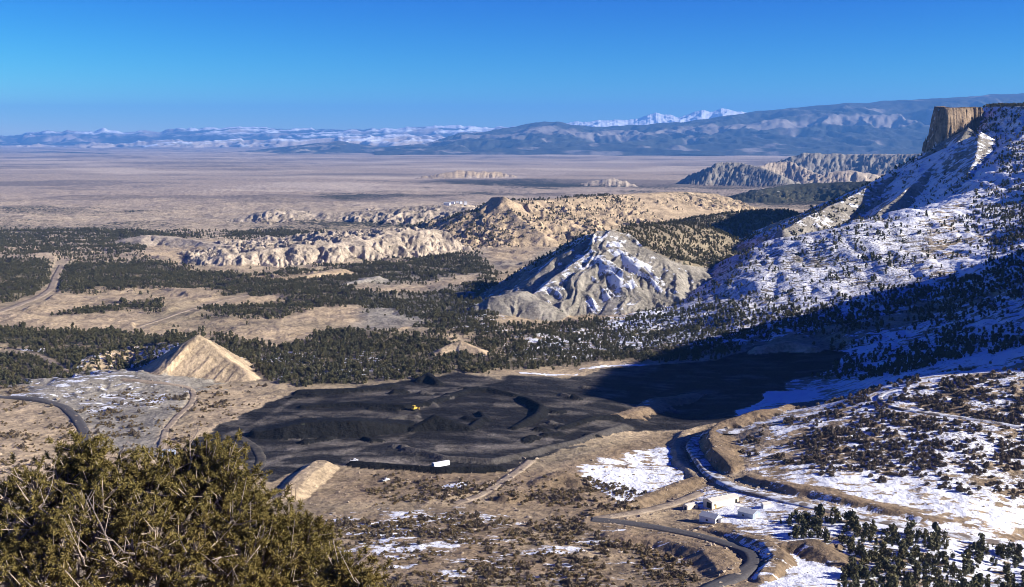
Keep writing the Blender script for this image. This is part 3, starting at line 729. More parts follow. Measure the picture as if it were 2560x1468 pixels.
PALE, DARK, MID_ = (.42, .35, .28), (.045, .05, .04), (.30, .26, .20)
mountain('mountains', 'snow-dusted peaks on the left horizon',
         [(-500, 352), (-200, 348), (0, 342), (60, 338), (100, 331), (130, 325), (160, 329), (190, 327), (220, 330), (250, 330), (275, 320), (290, 328), (330, 331), (360, 325), (385, 331), (410, 332), (430, 324), (470, 321), (520, 321), (570, 318), (640, 317), (700, 321), (800, 322), (900, 323), (1000, 321), (1060, 318), (1140, 315), (1200, 318), (1300, 319), (1420, 322), (1560, 330)],
         66000, 52000, 372, ((.33, .28, .24), DARK), 470, 3600, 31, snow=(190, 260, 1), woods=.72, jag=150)
mountain('mountains', 'pale eroded cliffs below the left peaks',
         [(-500, 372), (-200, 368), (0, 368), (60, 366), (120, 360), (160, 368), (240, 356), (300, 362), (370, 353), (420, 351), (500, 353), (560, 351), (700, 347), (760, 350), (850, 343), (920, 340), (1000, 335), (1080, 342), (1160, 352), (1260, 364)],
         50000, 43000, 383, (PALE, (.2, .18, .15)), 330, 2300, 32, woods=.40, snow=(-200, 300, .8), jag=110)
mountain('hills', 'low wooded swell in the far left valley',
         [(520, 388), (600, 380), (700, 369), (780, 360), (850, 352), (900, 360), (960, 368), (1040, 376)], 36000, 29000, 392, (MID_, DARK), 120, 1500, 33, woods=.68, ncol=260, nrow=60)
mountain('hills', 'dark wooded flats under the pale cliffs',
         [(-500, 384), (-100, 381), (200, 381), (400, 383), (560, 386), (640, 392)], 33000, 26000, 397, (MID_, DARK), 60, 1500, 37, woods=.75, ncol=260, nrow=60)
mountain('mountains', 'high snow-white range on the right horizon',
         [(1340, 322), (1400, 309), (1450, 305), (1500, 303), (1540, 297), (1580, 300), (1610, 291), (1635, 281), (1660, 286), (1690, 292), (1720, 283), (1745, 276), (1770, 279), (1795, 271), (1830, 277), (1860, 282), (1920, 290), (2000, 310)],
         70000, 60000, 350, (PALE, (.25, .23, .2)), 480, 2600, 34, snow=(-300, 300, .5), woods=.3, jag=120)
mountain('tableland', 'long dark wooded tableland across the right horizon',
         [(940, 384), (1000, 375), (1060, 366), (1110, 350), (1150, 332), (1200, 332), (1240, 326), (1290, 318), (1330, 308), (1360, 305), (1395, 304), (1420, 311), (1470, 318), (1520, 318), (1580, 314), (1640, 310), (1700, 306), (1760, 298), (1820, 288), (1880, 279), (1950, 272), (2050, 263), (2150, 256), (2260, 249), (2350, 245), (2450, 238), (2560, 232), (3000, 214), (3600, 200)],
         39000, 27500, 383, ((.235, .21, .19), DARK), 300, 1700, 35, scarp=([0, .12, .5, .62, .8, 1], [0, .05, .42, .62, .86, 1], .56), woods=.86, ncol=800, nrow=120)

# ------------------------------------------------------------------ haze: one closed box of even air round everything
def haze_box():
    bm = bmesh.new()
    bmesh.ops.create_cube(bm, size=1)
    me = bpy.data.meshes.new('haze'); bm.to_mesh(me); bm.free()
    o = bpy.data.objects.new('haze', me); COL.objects.link(o)
    x, y0, y1, z0, z1 = 90000, -6000, 80000, -1100, 1650
    o.scale = (2 * x, y1 - y0, z1 - z0); o.location = (0, (y0 + y1) / 2, (z0 + z1) / 2)
    m = bpy.data.materials.new('haze'); m.use_nodes = True; t = m.node_tree; t.nodes.clear()
    out = t.nodes.new('ShaderNodeOutputMaterial'); v = t.nodes.new('ShaderNodeVolumePrincipled')
    v.inputs['Color'].default_value = (.14, .41, 1.0, 1)
    v.inputs['Density'].default_value = HAZE
    v.inputs['Anisotropy'].default_value = 0.0
    t.links.new(v.outputs[0], out.inputs['Volume'])
    me.materials.append(m)
    return put(o, 'thin blue haze over the distant valley', 'haze', kind='stuff')
HAZE = 2.1e-5
haze = haze_box()

# ------------------------------------------------------------------ helpers for standing things on the land
YS = np.exp(np.linspace(math.log(520), math.log(9000), 2600))
def at(px, py):
    """ground point seen at a photo pixel"""
    x = np.empty_like(YS); z = z_of(py, YS); x = (px - 1280) / F * (YS * CP - z * SP)
    g = h_full(x, YS)
    i = int(np.argmax(g > z))
    return float(x[i]), float(YS[i]), float(g[i])
def gh(x, y): return h_full(np.atleast_1d(np.asarray(x, float)), np.atleast_1d(np.asarray(y, float)))
def mesh_obj(name, verts, faces, m, parent=None, smooth=False):
    me = bpy.data.meshes.new(name); me.from_pydata([tuple(v) for v in verts], [], faces); me.materials.append(m)
    if smooth: me.polygons.foreach_set('use_smooth', np.ones(len(me.polygons), bool))
    o = bpy.data.objects.new(name, me); COL.objects.link(o)
    if parent: o.parent = parent
    return o
def empty(name, loc, rz=0, label=None, cat=None, group=None):
    o = bpy.data.objects.new(name, None); COL.objects.link(o); o.location = loc; o.rotation_euler = (0, 0, rz)
    o.empty_display_size = .5
    return put(o, label, cat, group)
class MB:
    def __init__(self): self.v = []; self.f = []
    def add(self, v, f):
        n = len(self.v); self.v += [tuple(p) for p in v]; self.f += [tuple(i + n for i in q) for q in f]; return self
    def box(self, x0, x1, y0, y1, z0, z1):
        return self.add([(x0, y0, z0), (x1, y0, z0), (x1, y1, z0), (x0, y1, z0), (x0, y0, z1), (x1, y0, z1), (x1, y1, z1), (x0, y1, z1)],
                        [(0, 3, 2, 1), (4, 5, 6, 7), (0, 1, 5, 4), (1, 2, 6, 5), (2, 3, 7, 6), (3, 0, 4, 7)])
    def prism(self, prof, axis, a, b):
        """profile (p, q) swept along an axis; x: p=y q=z; y: p=x q=z"""
        n = len(prof)
        def P(t, p, q): return (t, p, q) if axis == 'x' else (p, t, q)
        v = [P(a, *p) for p in prof] + [P(b, *p) for p in prof]
        f = [tuple(range(n)), tuple(range(2 * n - 1, n - 1, -1))] + [(i, i + n, (i + 1) % n + n, (i + 1) % n) for i in range(n)]
        return self.add(v, f)
    def tube(self, pts, r, n=6):
        pts = [Vector(p) for p in pts]; rs = r if isinstance(r, (list, tuple)) else [r] * len(pts)
        v = []; f = []
        for i, p in enumerate(pts):
            d = (pts[min(i + 1, len(pts) - 1)] - pts[max(i - 1, 0)]).normalized()
            a = d.orthogonal().normalized(); b = d.cross(a)
            for k in range(n):
                t = 2 * math.pi * k / n; v.append(p + (a * math.cos(t) + b * math.sin(t)) * rs[i])
        for i in range(len(pts) - 1):
            for k in range(n): f.append((i * n + k, i * n + (k + 1) % n, (i + 1) * n + (k + 1) % n, (i + 1) * n + k))
        f.append(tuple(range(n))[::-1]); f.append(tuple(range((len(pts) - 1) * n, len(pts) * n)))
        return self.add(v, f)
    def build(self, name, m, parent=None, smooth=False): return mesh_obj(name, self.v, self.f, m, parent, smooth)
def flat_mat(name, col, rough=.85, var=.18, scale=.6, metal=0):
    m, t, b = mat(name)
    n = noise_node(t, scale, 5, .6)
    f = rng_node(t, n, .3, .7, 1 - var, 1 + var)
    v = t.nodes.new('ShaderNodeVectorMath'); v.operation = 'SCALE'; v.inputs[0].default_value = col; t.links.new(f, v.inputs['Scale'])
    t.links.new(v.outputs[0], b.inputs['Base Color']); b.inputs['Roughness'].default_value = rough; b.inputs['Metallic'].default_value = metal
    return m

# ------------------------------------------------------------------ roads: strips of their own lying on the land
def road_mat(name, col, patch, cover):
    m, t, b = mat(name)
    n = noise_node(t, .12, 6, .65); n2 = noise_node(t, .9, 4, .6)
    c = mix_node(t, rng_node(t, n, cover - .06, cover + .06), col, patch)
    f = rng_node(t, n2, .3, .7, .8, 1.2)
    v = t.nodes.new('ShaderNodeVectorMath'); v.operation = 'SCALE'; t.links.new(c, v.inputs[0]); t.links.new(f, v.inputs['Scale'])
    t.links.new(v.outputs[0], b.inputs['Base Color'])
    return m
RM = dict(asphalt=road_mat('asphalt', (.085, .08, .08), (.14, .125, .11), .6), dirt=road_mat('dirt_road', (.26, .205, .15), (.36, .29, .21), .5),
          snow=road_mat('snowy_road', (.60, .62, .66), (.17, .14, .115), .50), coaldust=road_mat('coal_road', (.085, .075, .062), (.05, .046, .042), .5))
def road(P2, width, kind, label):
    p = np.array([at(*q) for q in P2])
    # smooth centre line
    t = np.concatenate([[0], np.cumsum(np.hypot(*np.diff(p[:, :2], axis=0).T))])
    tt = np.linspace(0, t[-1], max(8, int(t[-1] / 4)))
    x = np.interp(tt, t, p[:, 0]); y = np.interp(tt, t, p[:, 1])
    k = max(1.0, 14 / (tt[1] - tt[0]) * .5)
    x, y = blur(x, k, 0), blur(y, k, 0)
    dx, dy = np.gradient(x), np.gradient(y); L = np.hypot(dx, dy); nx, ny = -dy / L, dx / L
    jit = fbm(N1, tt / 9, tt * 0, 3) * .9
    V = []; offs = np.array([-.5, -.2, .2, .5]) * width
    zc = np.max([gh(x + nx * o, y + ny * o) for o in np.linspace(-.5, .5, 7) * width], axis=0)
    zc = blur(zc, 2.0, 0) + .28
    cols = [np.stack([x + nx * (o + (jit if abs(o) > .4 * width else 0)), y + ny * (o + (jit if abs(o) > .4 * width else 0)), zc + (.05 if abs(o) < .3 * width else 0)], -1) for o in offs]
    n = len(x)
    cols = [cols[0] - np.array([nx * 1.2, ny * 1.2, 0 * nx + 1.6]).T] + cols + [cols[-1] + np.array([nx * 1.2, ny * 1.2, 0 * nx - 1.6]).T]
    V = np.concatenate(cols); F_ = []
    for c in range(len(cols) - 1):
        for i in range(n - 1): F_.append((c * n + i, (c + 1) * n + i, (c + 1) * n + i + 1, c * n + i + 1))
    o = mesh_obj('road', V, [q[::-1] for q in F_], RM[kind], smooth=True)
    put(o, label, 'road', kind='structure')
    return o
ROADL = dict(road_left='grey paved road curving downhill at the left edge', road_haul='tan dirt haul road curving past the grey scrub slope', road_hairpin='dark paved hairpin road below the cut bank',
             road_dirt='brown dirt road leaving the coal yard', road_upper='snow-covered track across the snowy scrub slope', road_lower='dirt lane passing the long cream building',
             road_wash='winding snow-filled wash below the dark cut bank', road_far='pale dirt road through the far dark woodland', road_far2='short pale dirt road on the left hills', road_meadow='straight dirt road crossing the tan meadows', road_coal='curved dusty road on the coal yard')
for k, (P2, w, kind) in ROADP.items(): road(P2, w, kind, ROADL[k])

# ------------------------------------------------------------------ trees
def foliage_mat(name, cols, var=.35):
    m, t, b = mat(name)
    g = nd(t, 'ShaderNodeNewGeometry'); oi = nd(t, 'ShaderNodeObjectInfo')
    c = mix_node(t, g.outputs['Random Per Island'], cols[0], cols[1])
    c = mix_node(t, math_node(t, 'MULTIPLY', oi.outputs['Random'], .8), c, cols[2])
    t.links.new(c, b.inputs['Base Color']); b.inputs['Roughness'].default_value = .7
    return m
M_JUN = foliage_mat('juniper_foliage', ((.032, .038, .022), (.105, .103, .055), (.115, .098, .040)))
M_BARK = flat_mat('bark', (.16, .125, .095), scale=6)
M_SHRUB = foliage_mat('scrub_twigs', ((.125, .100, .074), (.24, .19, .145), (.17, .135, .085)))
M_SAGE = foliage_mat('sage_scrub', ((.19, .135, .065), (.31, .225, .105), (.15, .125, .075)))
def crown_mesh(name, seed, h, wid, nq, size, conic, m):
    r = np.random.default_rng(seed)
    nl = r.integers(6, 10)
    lob = []
    for i in range(nl):
        z = r.uniform(.10, .86); rad = wid * (1 - conic * z) * .62
        a = r.uniform(0, 6.28); lob.append((math.cos(a) * rad * r.uniform(.1, .8), math.sin(a) * rad * r.uniform(.1, .8), z * h, wid * r.uniform(.30, .52) * (1 - conic * z * .7)))
    V = []; Fc = []
    for i in range(nq):
        lx, ly, lz, lr = lob[r.integers(nl)]
        d = r.normal(size=3); d /= np.linalg.norm(d)
        p = np.array([lx, ly, lz]) + d * lr * np.array([1, 1, 1.1]) * r.uniform(.55, 1.12)
        p[2] = max(p[2], .02 * h)
        nrm = d + r.normal(size=3) * .55; nrm /= np.linalg.norm(nrm)
        a = np.cross(nrm, r.normal(size=3)); a /= np.linalg.norm(a); b = np.cross(nrm, a)
        s_ = size * r.uniform(.55, 1.25); n0 = len(V)
        V += [p - a * s_ - b * s_ * .6, p + a * s_ * .8 - b * s_ * .8, p + a * s_ * 1.1 + b * s_ * .7, p - a * s_ * .5 + b * s_]
        Fc.append((n0, n0 + 1, n0 + 2, n0 + 3))
    me = bpy.data.meshes.new(name); me.from_pydata([tuple(v) for v in V], [], Fc); me.materials.append(m)
    return me
def trunk_mesh(name, h, r0, m):
    b = MB(); b.tube([(0, 0, -.6), (.05, .02, h * .35), (-.03, .05, h * .75)], [r0, r0 * .8, r0 * .3], 5)
    me = bpy.data.meshes.new(name); me.from_pydata(b.v, [], b.f); me.materials.append(m); return me
def shrub_mesh(name, seed, h, wid, n, m):
    r = np.random.default_rng(seed); V = []; Fc = []
    for i in range(n):
        a = r.uniform(0, 6.28); e = r.uniform(.15, 1.0)
        tip = np.array([math.cos(a) * wid * math.cos(e * 1.4) * r.uniform(.6, 1.1), math.sin(a) * wid * math.cos(e * 1.4) * r.uniform(.6, 1.1), h * math.sin(e * 1.5) * r.uniform(.7, 1.1)])
        b0 = np.array([r.normal() * .25, r.normal() * .25, -.1]) + tip * r.uniform(0, .55)
        d = np.cross(tip - b0, r.normal(size=3)); d /= np.linalg.norm(d) + 1e-6
        w = r.uniform(.06, .16); n0 = len(V)
        V += [b0 - d * w * .5, b0 + d * w * .5, tip + d * w, tip - d * w]; Fc.append((n0, n0 + 1, n0 + 2, n0 + 3))
    me = bpy.data.meshes.new(name); me.from_pydata([tuple(v) for v in V], [], Fc); me.materials.append(m); return me
CROWNS = [crown_mesh('crown', 40 + i, h, w, 190, .34, c, M_JUN) for i, (h, w, c) in enumerate([(4.6, 2.7, .40), (5.4, 2.5, .55), (3.9, 2.9, .30), (5.0, 2.4, .5), (4.3, 3.1, .35)])]
TRUNK = trunk_mesh('trunk', 4.5, .22, M_BARK)
SHRUBS = [shrub_mesh('scrub_bush', 60 + i, h, w, 90, M_SHRUB) for i, (h, w) in enumerate([(1.5, 1.3), (1.9, 1.2), (1.2, 1.5)])]
SAGE = [shrub_mesh('sage_bush', 70 + i, h, w, 60, M_SAGE) for i, (h, w) in enumerate([(.7, .7), (.9, .8)])]

def scatter(n, y0, y1, pw=1.0):
    """random ground points inside the view, even per square metre (pw 1)"""
    q = rng.random(n); Y = (y0 ** (1 + pw) + q * (y1 ** (1 + pw) - y0 ** (1 + pw))) ** (1 / (1 + pw))
    t = rng.uniform(-.45, .47, n)
    return t * Y, Y
def survey(X, Y):
    z, zb, u, v, ri, na, nb, rd, fi = h_full(X, Y, True)
    c, sn, tr, sh = cover(X, Y, z, u, v, ri, na, nb)
    return z, tr, sh, sn, u, v
def instancer(name, X, Y, Z, S, idx, meshes, label, cat):
    """one object of kind stuff: many small copies past the countable ones"""
    me = bpy.data.meshes.new(name); n = len(X)
    me.vertices.add(n); me.vertices.foreach_set('co', np.stack([X, Y, Z], -1).astype(np.float32).ravel())
    for nm, ty, d in (('sc', 'FLOAT', S), ('rz', 'FLOAT', rng.uniform(0, 6.28, n)), ('pick', 'INT', idx)):
        a = me.attributes.new(nm, ty, 'POINT'); a.data.foreach_set('value', np.asarray(d, np.float32 if ty == 'FLOAT' else np.int32))
    o = bpy.data.objects.new(name, me); COL.objects.link(o)
    pc = bpy.data.collections.new(name + '_kinds')
    for i, m_ in enumerate(meshes):
        po = bpy.data.objects.new('%s_kind_%d' % (name, i), m_); pc.objects.link(po)
    ng = bpy.data.node_groups.new(name, 'GeometryNodeTree')
    ng.interface.new_socket('Geometry', in_out='INPUT', socket_type='NodeSocketGeometry'); ng.interface.new_socket('Geometry', in_out='OUTPUT', socket_type='NodeSocketGeometry')
    gi = ng.nodes.new('NodeGroupInput'); go = ng.nodes.new('NodeGroupOutput')
    ip = ng.nodes.new('GeometryNodeInstanceOnPoints'); ci = ng.nodes.new('GeometryNodeCollectionInfo')
    ci.inputs['Collection'].default_value = pc; ci.inputs['Separate Children'].default_value = True; ci.inputs['Reset Children'].default_value = True
    def attr(nm, ty):
        a = ng.nodes.new('GeometryNodeInputNamedAttribute'); a.data_type = ty; a.inputs[0].default_value = nm; return a.outputs[0]
    cx = ng.nodes.new('ShaderNodeCombineXYZ'); ng.links.new(attr('rz', 'FLOAT'), cx.inputs[2])
    er = ng.nodes.new('FunctionNodeEulerToRotation'); ng.links.new(cx.outputs[0], er.inputs[0])
    ng.links.new(gi.outputs[0], ip.inputs['Points']); ng.links.new(ci.outputs[0], ip.inputs['Instance'])
    ip.inputs['Pick Instance'].default_value = True
    ng.links.new(attr('pick', 'INT'), ip.inputs['Instance Index']); ng.links.new(er.outputs[0], ip.inputs['Rotation']); ng.links.new(attr('sc', 'FLOAT'), ip.inputs['Scale'])
    ng.links.new(ip.outputs[0], go.inputs[0])
    md = o.modifiers.new('copies', 'NODES'); md.node_group = ng
    return put(o, label, cat, kind='stuff')

tx, ty = scatter(230000, 540, 3900, .75)
tz, tt_, tsh, tsn, tu, tv = survey(tx, ty)
cl = fbm(N3, tx / 24, ty / 24, 3) + .8 * fbm(N2, tx / 170, ty / 120, 3)
keep = rng.random(len(tx)) < sstep(.22, .62, tt_ + .42 * cl * np.clip(tt_ * 3, 0, 1)) * (tt_ > .02)
tx, ty, tz = tx[keep], ty[keep], tz[keep]
tsc = rng.uniform(.6, 1.25, len(tx)) * np.interp(ty, [600, 1000, 2200, 3900], [1.3, 1.1, 1.1, 1.5]) * np.where(rng.random(len(tx)) < .38, .55, 1) * np.where(rng.random(len(tx)) < .08, 1.35, 1)
tid = rng.integers(0, 5, len(tx))
print('TREES', len(tx))
# the ones that show largest become things of their own
def visible(x, y, z, h):
    fx, fy = proj(x, y, z + h * .6)
    ok = (fx > 0) & (fx < 2560) & (fy > 240) & (fy < 1468)
    for k in np.linspace(.35, .97, 14):
        ok &= (z + h * .8) * k > h_full(x * k, y * k) - 1.0
    return ok
order = np.argsort(-(tsc / ty))[:1500]
vis = visible(tx[order], ty[order], tz[order], tsc[order] * 5)
solo = order[vis][:300]
rest = np.setdiff1d(np.arange(len(tx)), solo)
def zone(u, v):
    if v > 1262 and u > 1650: return 'snowy grove below the snowy road'
    if v > 1262: return 'brown ground below the coal'
    if u < 700 and v > 985: return 'tan slope by the paved road'
    if u < 1300 and v > 800: return 'behind the coal yard'
    if u < 2000 and v > 1030: return 'cut bank above the houses'
    if v > 930 and u > 1900: return 'lit scrub slope'
    if u > 1900 and v > 640: return 'shaded snow slope'
    if u > 2330: return 'shoulder below the cliff'
    if u > 1600: return 'sunlit snow hill'
    return 'grey centre butte'
ORD = lambda k: '%d%s' % (k, 'th' if 10 < k % 100 < 14 else {1: 'st', 2: 'nd', 3: 'rd'}.get(k % 10, 'th'))
def label_rows(idx, X, Y, Z, SC, noun, small, big):
    """a label for each: its size, its row from the front of its patch and its place along the row"""
    fx, fy = proj(X[idx], Y[idx], Z[idx]); zs = {}
    for k, i in enumerate(idx): zs.setdefault(zone(fx[k], fy[k]), []).append(k)
    out = {}
    lo, hi = np.quantile(SC[idx], [.33, .67])
    for zn, ks in zs.items():
        ks = sorted(ks, key=lambda k: -fy[k]); n = 9
        for r_ in range(0, len(ks), n):
            for c_, k in enumerate(sorted(ks[r_:r_ + n], key=lambda k: fx[k])):
                sz = small if SC[idx[k]] < lo else big if SC[idx[k]] > hi else ''
                row = ORD(r_ // n + 1) + ' row' if r_ else 'front row'
                out[idx[k]] = ' '.join(('%s %s, %s from left, %s, %s' % (sz, noun, ORD(c_ + 1), row, zn)).split())
    return out
TL = label_rows(solo, tx, ty, tz, tsc, 'juniper', 'small', 'tall')
for i in solo:
    o = empty('juniper_tree', (tx[i], ty[i], tz[i]), rng.uniform(0, 6.28), TL[i], 'tree', 'junipers on the slopes')
    o.scale = (tsc[i],) * 3
    c = bpy.data.objects.new('crown', CROWNS[tid[i]]); COL.objects.link(c); c.parent = o
    t_ = bpy.data.objects.new('trunk', TRUNK); COL.objects.link(t_); t_.parent = o
instancer('woodland', tx[rest], ty[rest], tz[rest], tsc[rest], tid[rest], CROWNS, 'dark juniper and pinyon woodland over the slopes and valley', 'woodland')

# scrub on the snowy slope and sage on the waste ground
bx, by = scatter(150000, 545, 1150, 1.0)
bz, bt, bs, bsn, bu, bv = survey(bx, by)
clb = fbm(N2, bx / 22, by / 22, 3) + .6 * fbm(N3, bx / 90, by / 60, 3)
kb = rng.random(len(bx)) < sstep(.18, .72, bs + .38 * clb) * (bs > .05) * np.where(bu > 1800, .5, 1.0)
bx, by, bz, bu = bx[kb], by[kb], bz[kb], bu[kb]
bsc = rng.uniform(.6, 1.5, len(bx))
isr = (bu > 1800) | (rng.random(len(bx)) < .12)
orderb = np.where(isr)[0]; orderb = orderb[np.argsort(-(bsc[orderb] / by[orderb]))][:1600]
visb = visible(bx[orderb], by[orderb], bz[orderb], bsc[orderb] * 1.6)
solob = orderb[visb][:300]
restb = np.setdiff1d(np.where(isr)[0], solob)
BLB = label_rows(solob, bx, by, bz, bsc, 'bare scrub bush', 'small', 'large')
for i in solob:
    o = bpy.data.objects.new('scrub_bush', SHRUBS[i % 3]); COL.objects.link(o); o.location = (bx[i], by[i], bz[i]); o.rotation_euler = (0, 0, rng.uniform(0, 6.28)); o.scale = (bsc[i] * 1.25,) * 3
    put(o, BLB[i], 'bush', 'scrub bushes on the snow')
instancer('scrub', bx[restb], by[restb], bz[restb], bsc[restb] * 1.3, restb % 3, SHRUBS, 'leafless grey-brown scrub spread over the snowy slope', 'scrub')
sg = np.where(~isr)[0]
instancer('sage', bx[sg], by[sg], bz[sg], bsc[sg] * 1.2, sg % 2, SAGE, 'low brown sage and dry grass on the waste ground', 'sage')
print('SHRUBS', len(bx), len(restb), len(sg))
# loose stones: along the lanes, the banks and the waste ground
def stone_mesh(seed):
    r = np.random.default_rng(seed); bm = bmesh.new(); bmesh.ops.create_icosphere(bm, subdivisions=1, radius=.5)
    for v in bm.verts: v.co = Vector((v.co.x * 1.3, v.co.y, v.co.z * .8)) * r.uniform(.7, 1.25)
    me = bpy.data.meshes.new('stone'); bm.to_mesh(me); bm.free(); me.materials.append(M_STONE); return me
M_STONE = flat_mat('stone', (.36, .29, .21), var=.3, scale=.4)
STONES = [stone_mesh(s_) for s_ in range(4)]
qx, qy = scatter(16000, 545, 900, 1.0); qz, qt, qs, qsn, qu, qv = survey(qx, qy)
kq = (rng.random(len(qx)) < np.where(qu < 1850, .22, .05) * (1 - sstep(.4, .6, layer('coal', qu, qv)))) & (fbm(N4, qx / 18, qy / 18, 2) > -.05)
qx, qy, qz = qx[kq], qy[kq], qz[kq]
lx, ly = [], []
for key, cnt, off in (('road_hairpin', 240, 6), ('road_lower', 160, 5.5), ('road_wash', 220, 8), ('road_dirt', 110, 5), ('road_haul', 110, 4), ('road_left', 60, 6.5)):
    P2, w, k_ = ROADP[key]; p = np.array([at(*q) for q in P2]); t_ = np.cumsum(np.hypot(*np.diff(p[:, :2], axis=0, prepend=p[:1, :2]).T))
    u_ = rng.uniform(0, t_[-1], cnt); x_ = np.interp(u_, t_, p[:, 0]); y_ = np.interp(u_, t_, p[:, 1])
    lx.append(x_ + rng.choice([-1, 1], cnt) * (off + rng.exponential(.8, cnt)) * .8); ly.append(y_ + rng.choice([-1, 1], cnt) * (off + rng.exponential(.8, cnt)) * .9)
qx = np.concatenate([qx] + lx); qy = np.concatenate([qy] + ly); qz = gh(qx, qy)
instancer('stones', qx, qy, qz + .1, rng.exponential(.55, len(qx)) + .5, rng.integers(0, 4, len(qx)), STONES, 'loose pale stones along lanes and over the waste ground', 'stones')

# ------------------------------------------------------------------ buildings and vehicles of the mine yard
M_CREAM = flat_mat('cream_metal', (.74, .66, .50), .6, .06, .3); M_CROOF = flat_mat('cream_roof', (.66, .61, .52), .6, .06, .3)
M_WHITE = flat_mat('white_paint', (.78, .79, .80), .6, .06, .4); M_DARK = flat_mat('dark_opening', (.02, .02, .022), .6, .1)
M_GREY = flat_mat('grey_metal', (.42, .44, .47), .55, .1, .4); M_BLUE = flat_mat('blue_grey_wall', (.30, .36, .45), .7, .08, .4)
M_YEL = flat_mat('yellow_paint', (.62, .40, .07), .6, .12); M_RUB = flat_mat('black_rubber', (.02, .02, .02), .9, .1)
M_WOOD = flat_mat('weathered_wood', (.20, .15, .105), .9, .15, 3); M_GLASS = flat_mat('dark_glass', (.03, .035, .045), .25, .05); M_OR = flat_mat('ochre_paint', (.55, .33, .08), .7, .1)
def yaw(a, b):
    p, q = at(*a), at(*b); return math.atan2(q[1] - p[1], q[0] - p[0])
def long_shed(px, py, rz, L, Wd, H, label):
    """long low-gabled shed; x runs along it, -y is the sunlit long side"""
    p = at(px, py); o = empty('long_shed', (p[0], p[1], p[2] - .1), rz, label, 'building')
    w = MB(); e = H * .26
    w.prism([(-Wd / 2, -1), (Wd / 2, -1), (Wd / 2, H), (0, H + e), (-Wd / 2, H)], 'x', -L / 2, L / 2); w.build('wall', M_CREAM, o)
    r = MB(); t = .22
    for sgn in (-1, 1):
        a = (0, H + e + .02); b = (sgn * (Wd / 2 + .4), H - .08)
        r.prism([a, b, (b[0], b[1] + t), (a[0], a[1] + t)][::sgn], 'x', -L / 2 - .4, L / 2 + .4)
    rf = r.build('roof', M_CROOF, o)
    for x in np.linspace(-L * .36, L * .22, 4): MB().box(x - .35, x + .35, -.35, .35, H + e * .9, H + e + .9).build('vent', M_CROOF, rf)
    MB().box(-L / 2 - .06, -L / 2 + .1, -Wd * .36, Wd * .1, .0, H * .8).build('door', M_DARK, o, )
    for x in (-L * .40, ): MB().box(x - .5, x + .5, -Wd / 2 - .06, -Wd / 2 + .1, 1.9, 2.9).build('window', M_DARK, o)
    MB().box(-L * .385, -L * .345, -Wd / 2 - .06, -Wd / 2 + .1, 0, 2.1).build('door', M_OR, o)
    MB().box(L * .37, L * .45, -Wd / 2 - .06, -Wd / 2 + .1, 0, H * .72).build('door', M_DARK, o)
    return o
rz1 = R(33)
long_shed(1802, 1262, rz1, 22, 8.5, 4.4, 'long cream metal building with a low gable roof beside the snowy road')
def big_hole(): pass
def small_box(name, px, py, rz, L, Wd, H, mw, mr, label, cat, gable=.0, parts=()):
    p = at(px, py); o = empty(name, (p[0], p[1], p[2] - .1), rz, label, cat)
    MB().prism([(-Wd / 2, -1), (Wd / 2, -1), (Wd / 2, H), (0, H + gable), (-Wd / 2, H)] if gable else [(-Wd / 2, -1), (Wd / 2, -1), (Wd / 2, H), (-Wd / 2, H)], 'x', -L / 2, L / 2).build('wall', mw, o)
    r = MB(); t = .18
    for sgn in (-1, 1):
        a = (0, H + gable + .02); b = (sgn * (Wd / 2 + .35), H - .1 if gable else H + .02)
        r.prism([a, b, (b[0], b[1] + t), (a[0], a[1] + t)][::sgn], 'x', -L / 2 - .35, L / 2 + .35)
    rf = r.build('roof', mr, o)
    for nm, m_, bx_ in parts: MB().box(*bx_).build(nm, m_, o)
    return o
small_box('shed', 1726, 1272, rz1, 8.5, 4.2, 3.0, M_CREAM, M_CROOF, 'small cream shed in front of the long cream building', 'shed', .5,
          [('door', M_DARK, (-4.32, -4.2, -1.0, .8, 0, 2.1)), ('window', M_DARK, (1.0, 2.0, -2.16, -2.05, 1.0, 2.0))])
small_box('house', 1776, 1304, R(-42), 11, 7.0, 3.4, M_WHITE, M_GREY, 'white house with pale gable end among the snow patches', 'house', 1.9,
          [('window', M_DARK, (5.45, 5.58, -2.4, -.6, 1.5, 2.5)), ('window', M_DARK, (5.45, 5.58, .8, 2.2, .9, 1.7)), ('door', M_GREY, (5.45, 5.58, -.4, .5, 0, 2.05)), ('chimney', M_GREY, (-2.6, -2.0, .6, 1.2, 4.4, 5.9)), ('window', M_DARK, (-1, .4, -3.56, -3.45, 1.1, 2.1))])
small_box('porch', 1800, 1306, R(-42), 2.6, 2.4, 2.3, M_WHITE, M_GREY, 'tiny white hut beside the white house', 'hut', .4, [('door', M_DARK, (1.25, 1.38, -.4, .4, 0, 1.9))])
small_box('workshop', 1872, 1292, R(-42), 10.5, 8.5, 3.6, M_BLUE, M_GREY, 'grey-roofed workshop behind the bush at right', 'workshop', 1.3,
          [('door', M_WHITE, (5.2, 5.33, -1.6, 1.6, 0, 2.9)), ('window', M_DARK, (-2, -.8, -4.31, -4.2, 1.3, 2.2)), ('vent', M_GREY, (.2, .8, .5, 1.1, 4.4, 5.3))])
small_box('shelter', 1915, 1268, R(20), 5.5, 3.2, 2.4, M_WHITE, M_CROOF, 'little white shelter at the edge of the snowy road', 'shelter', .7, [('door', M_DARK, (-2.87, -2.74, -.5, .5, 0, 1.9))])

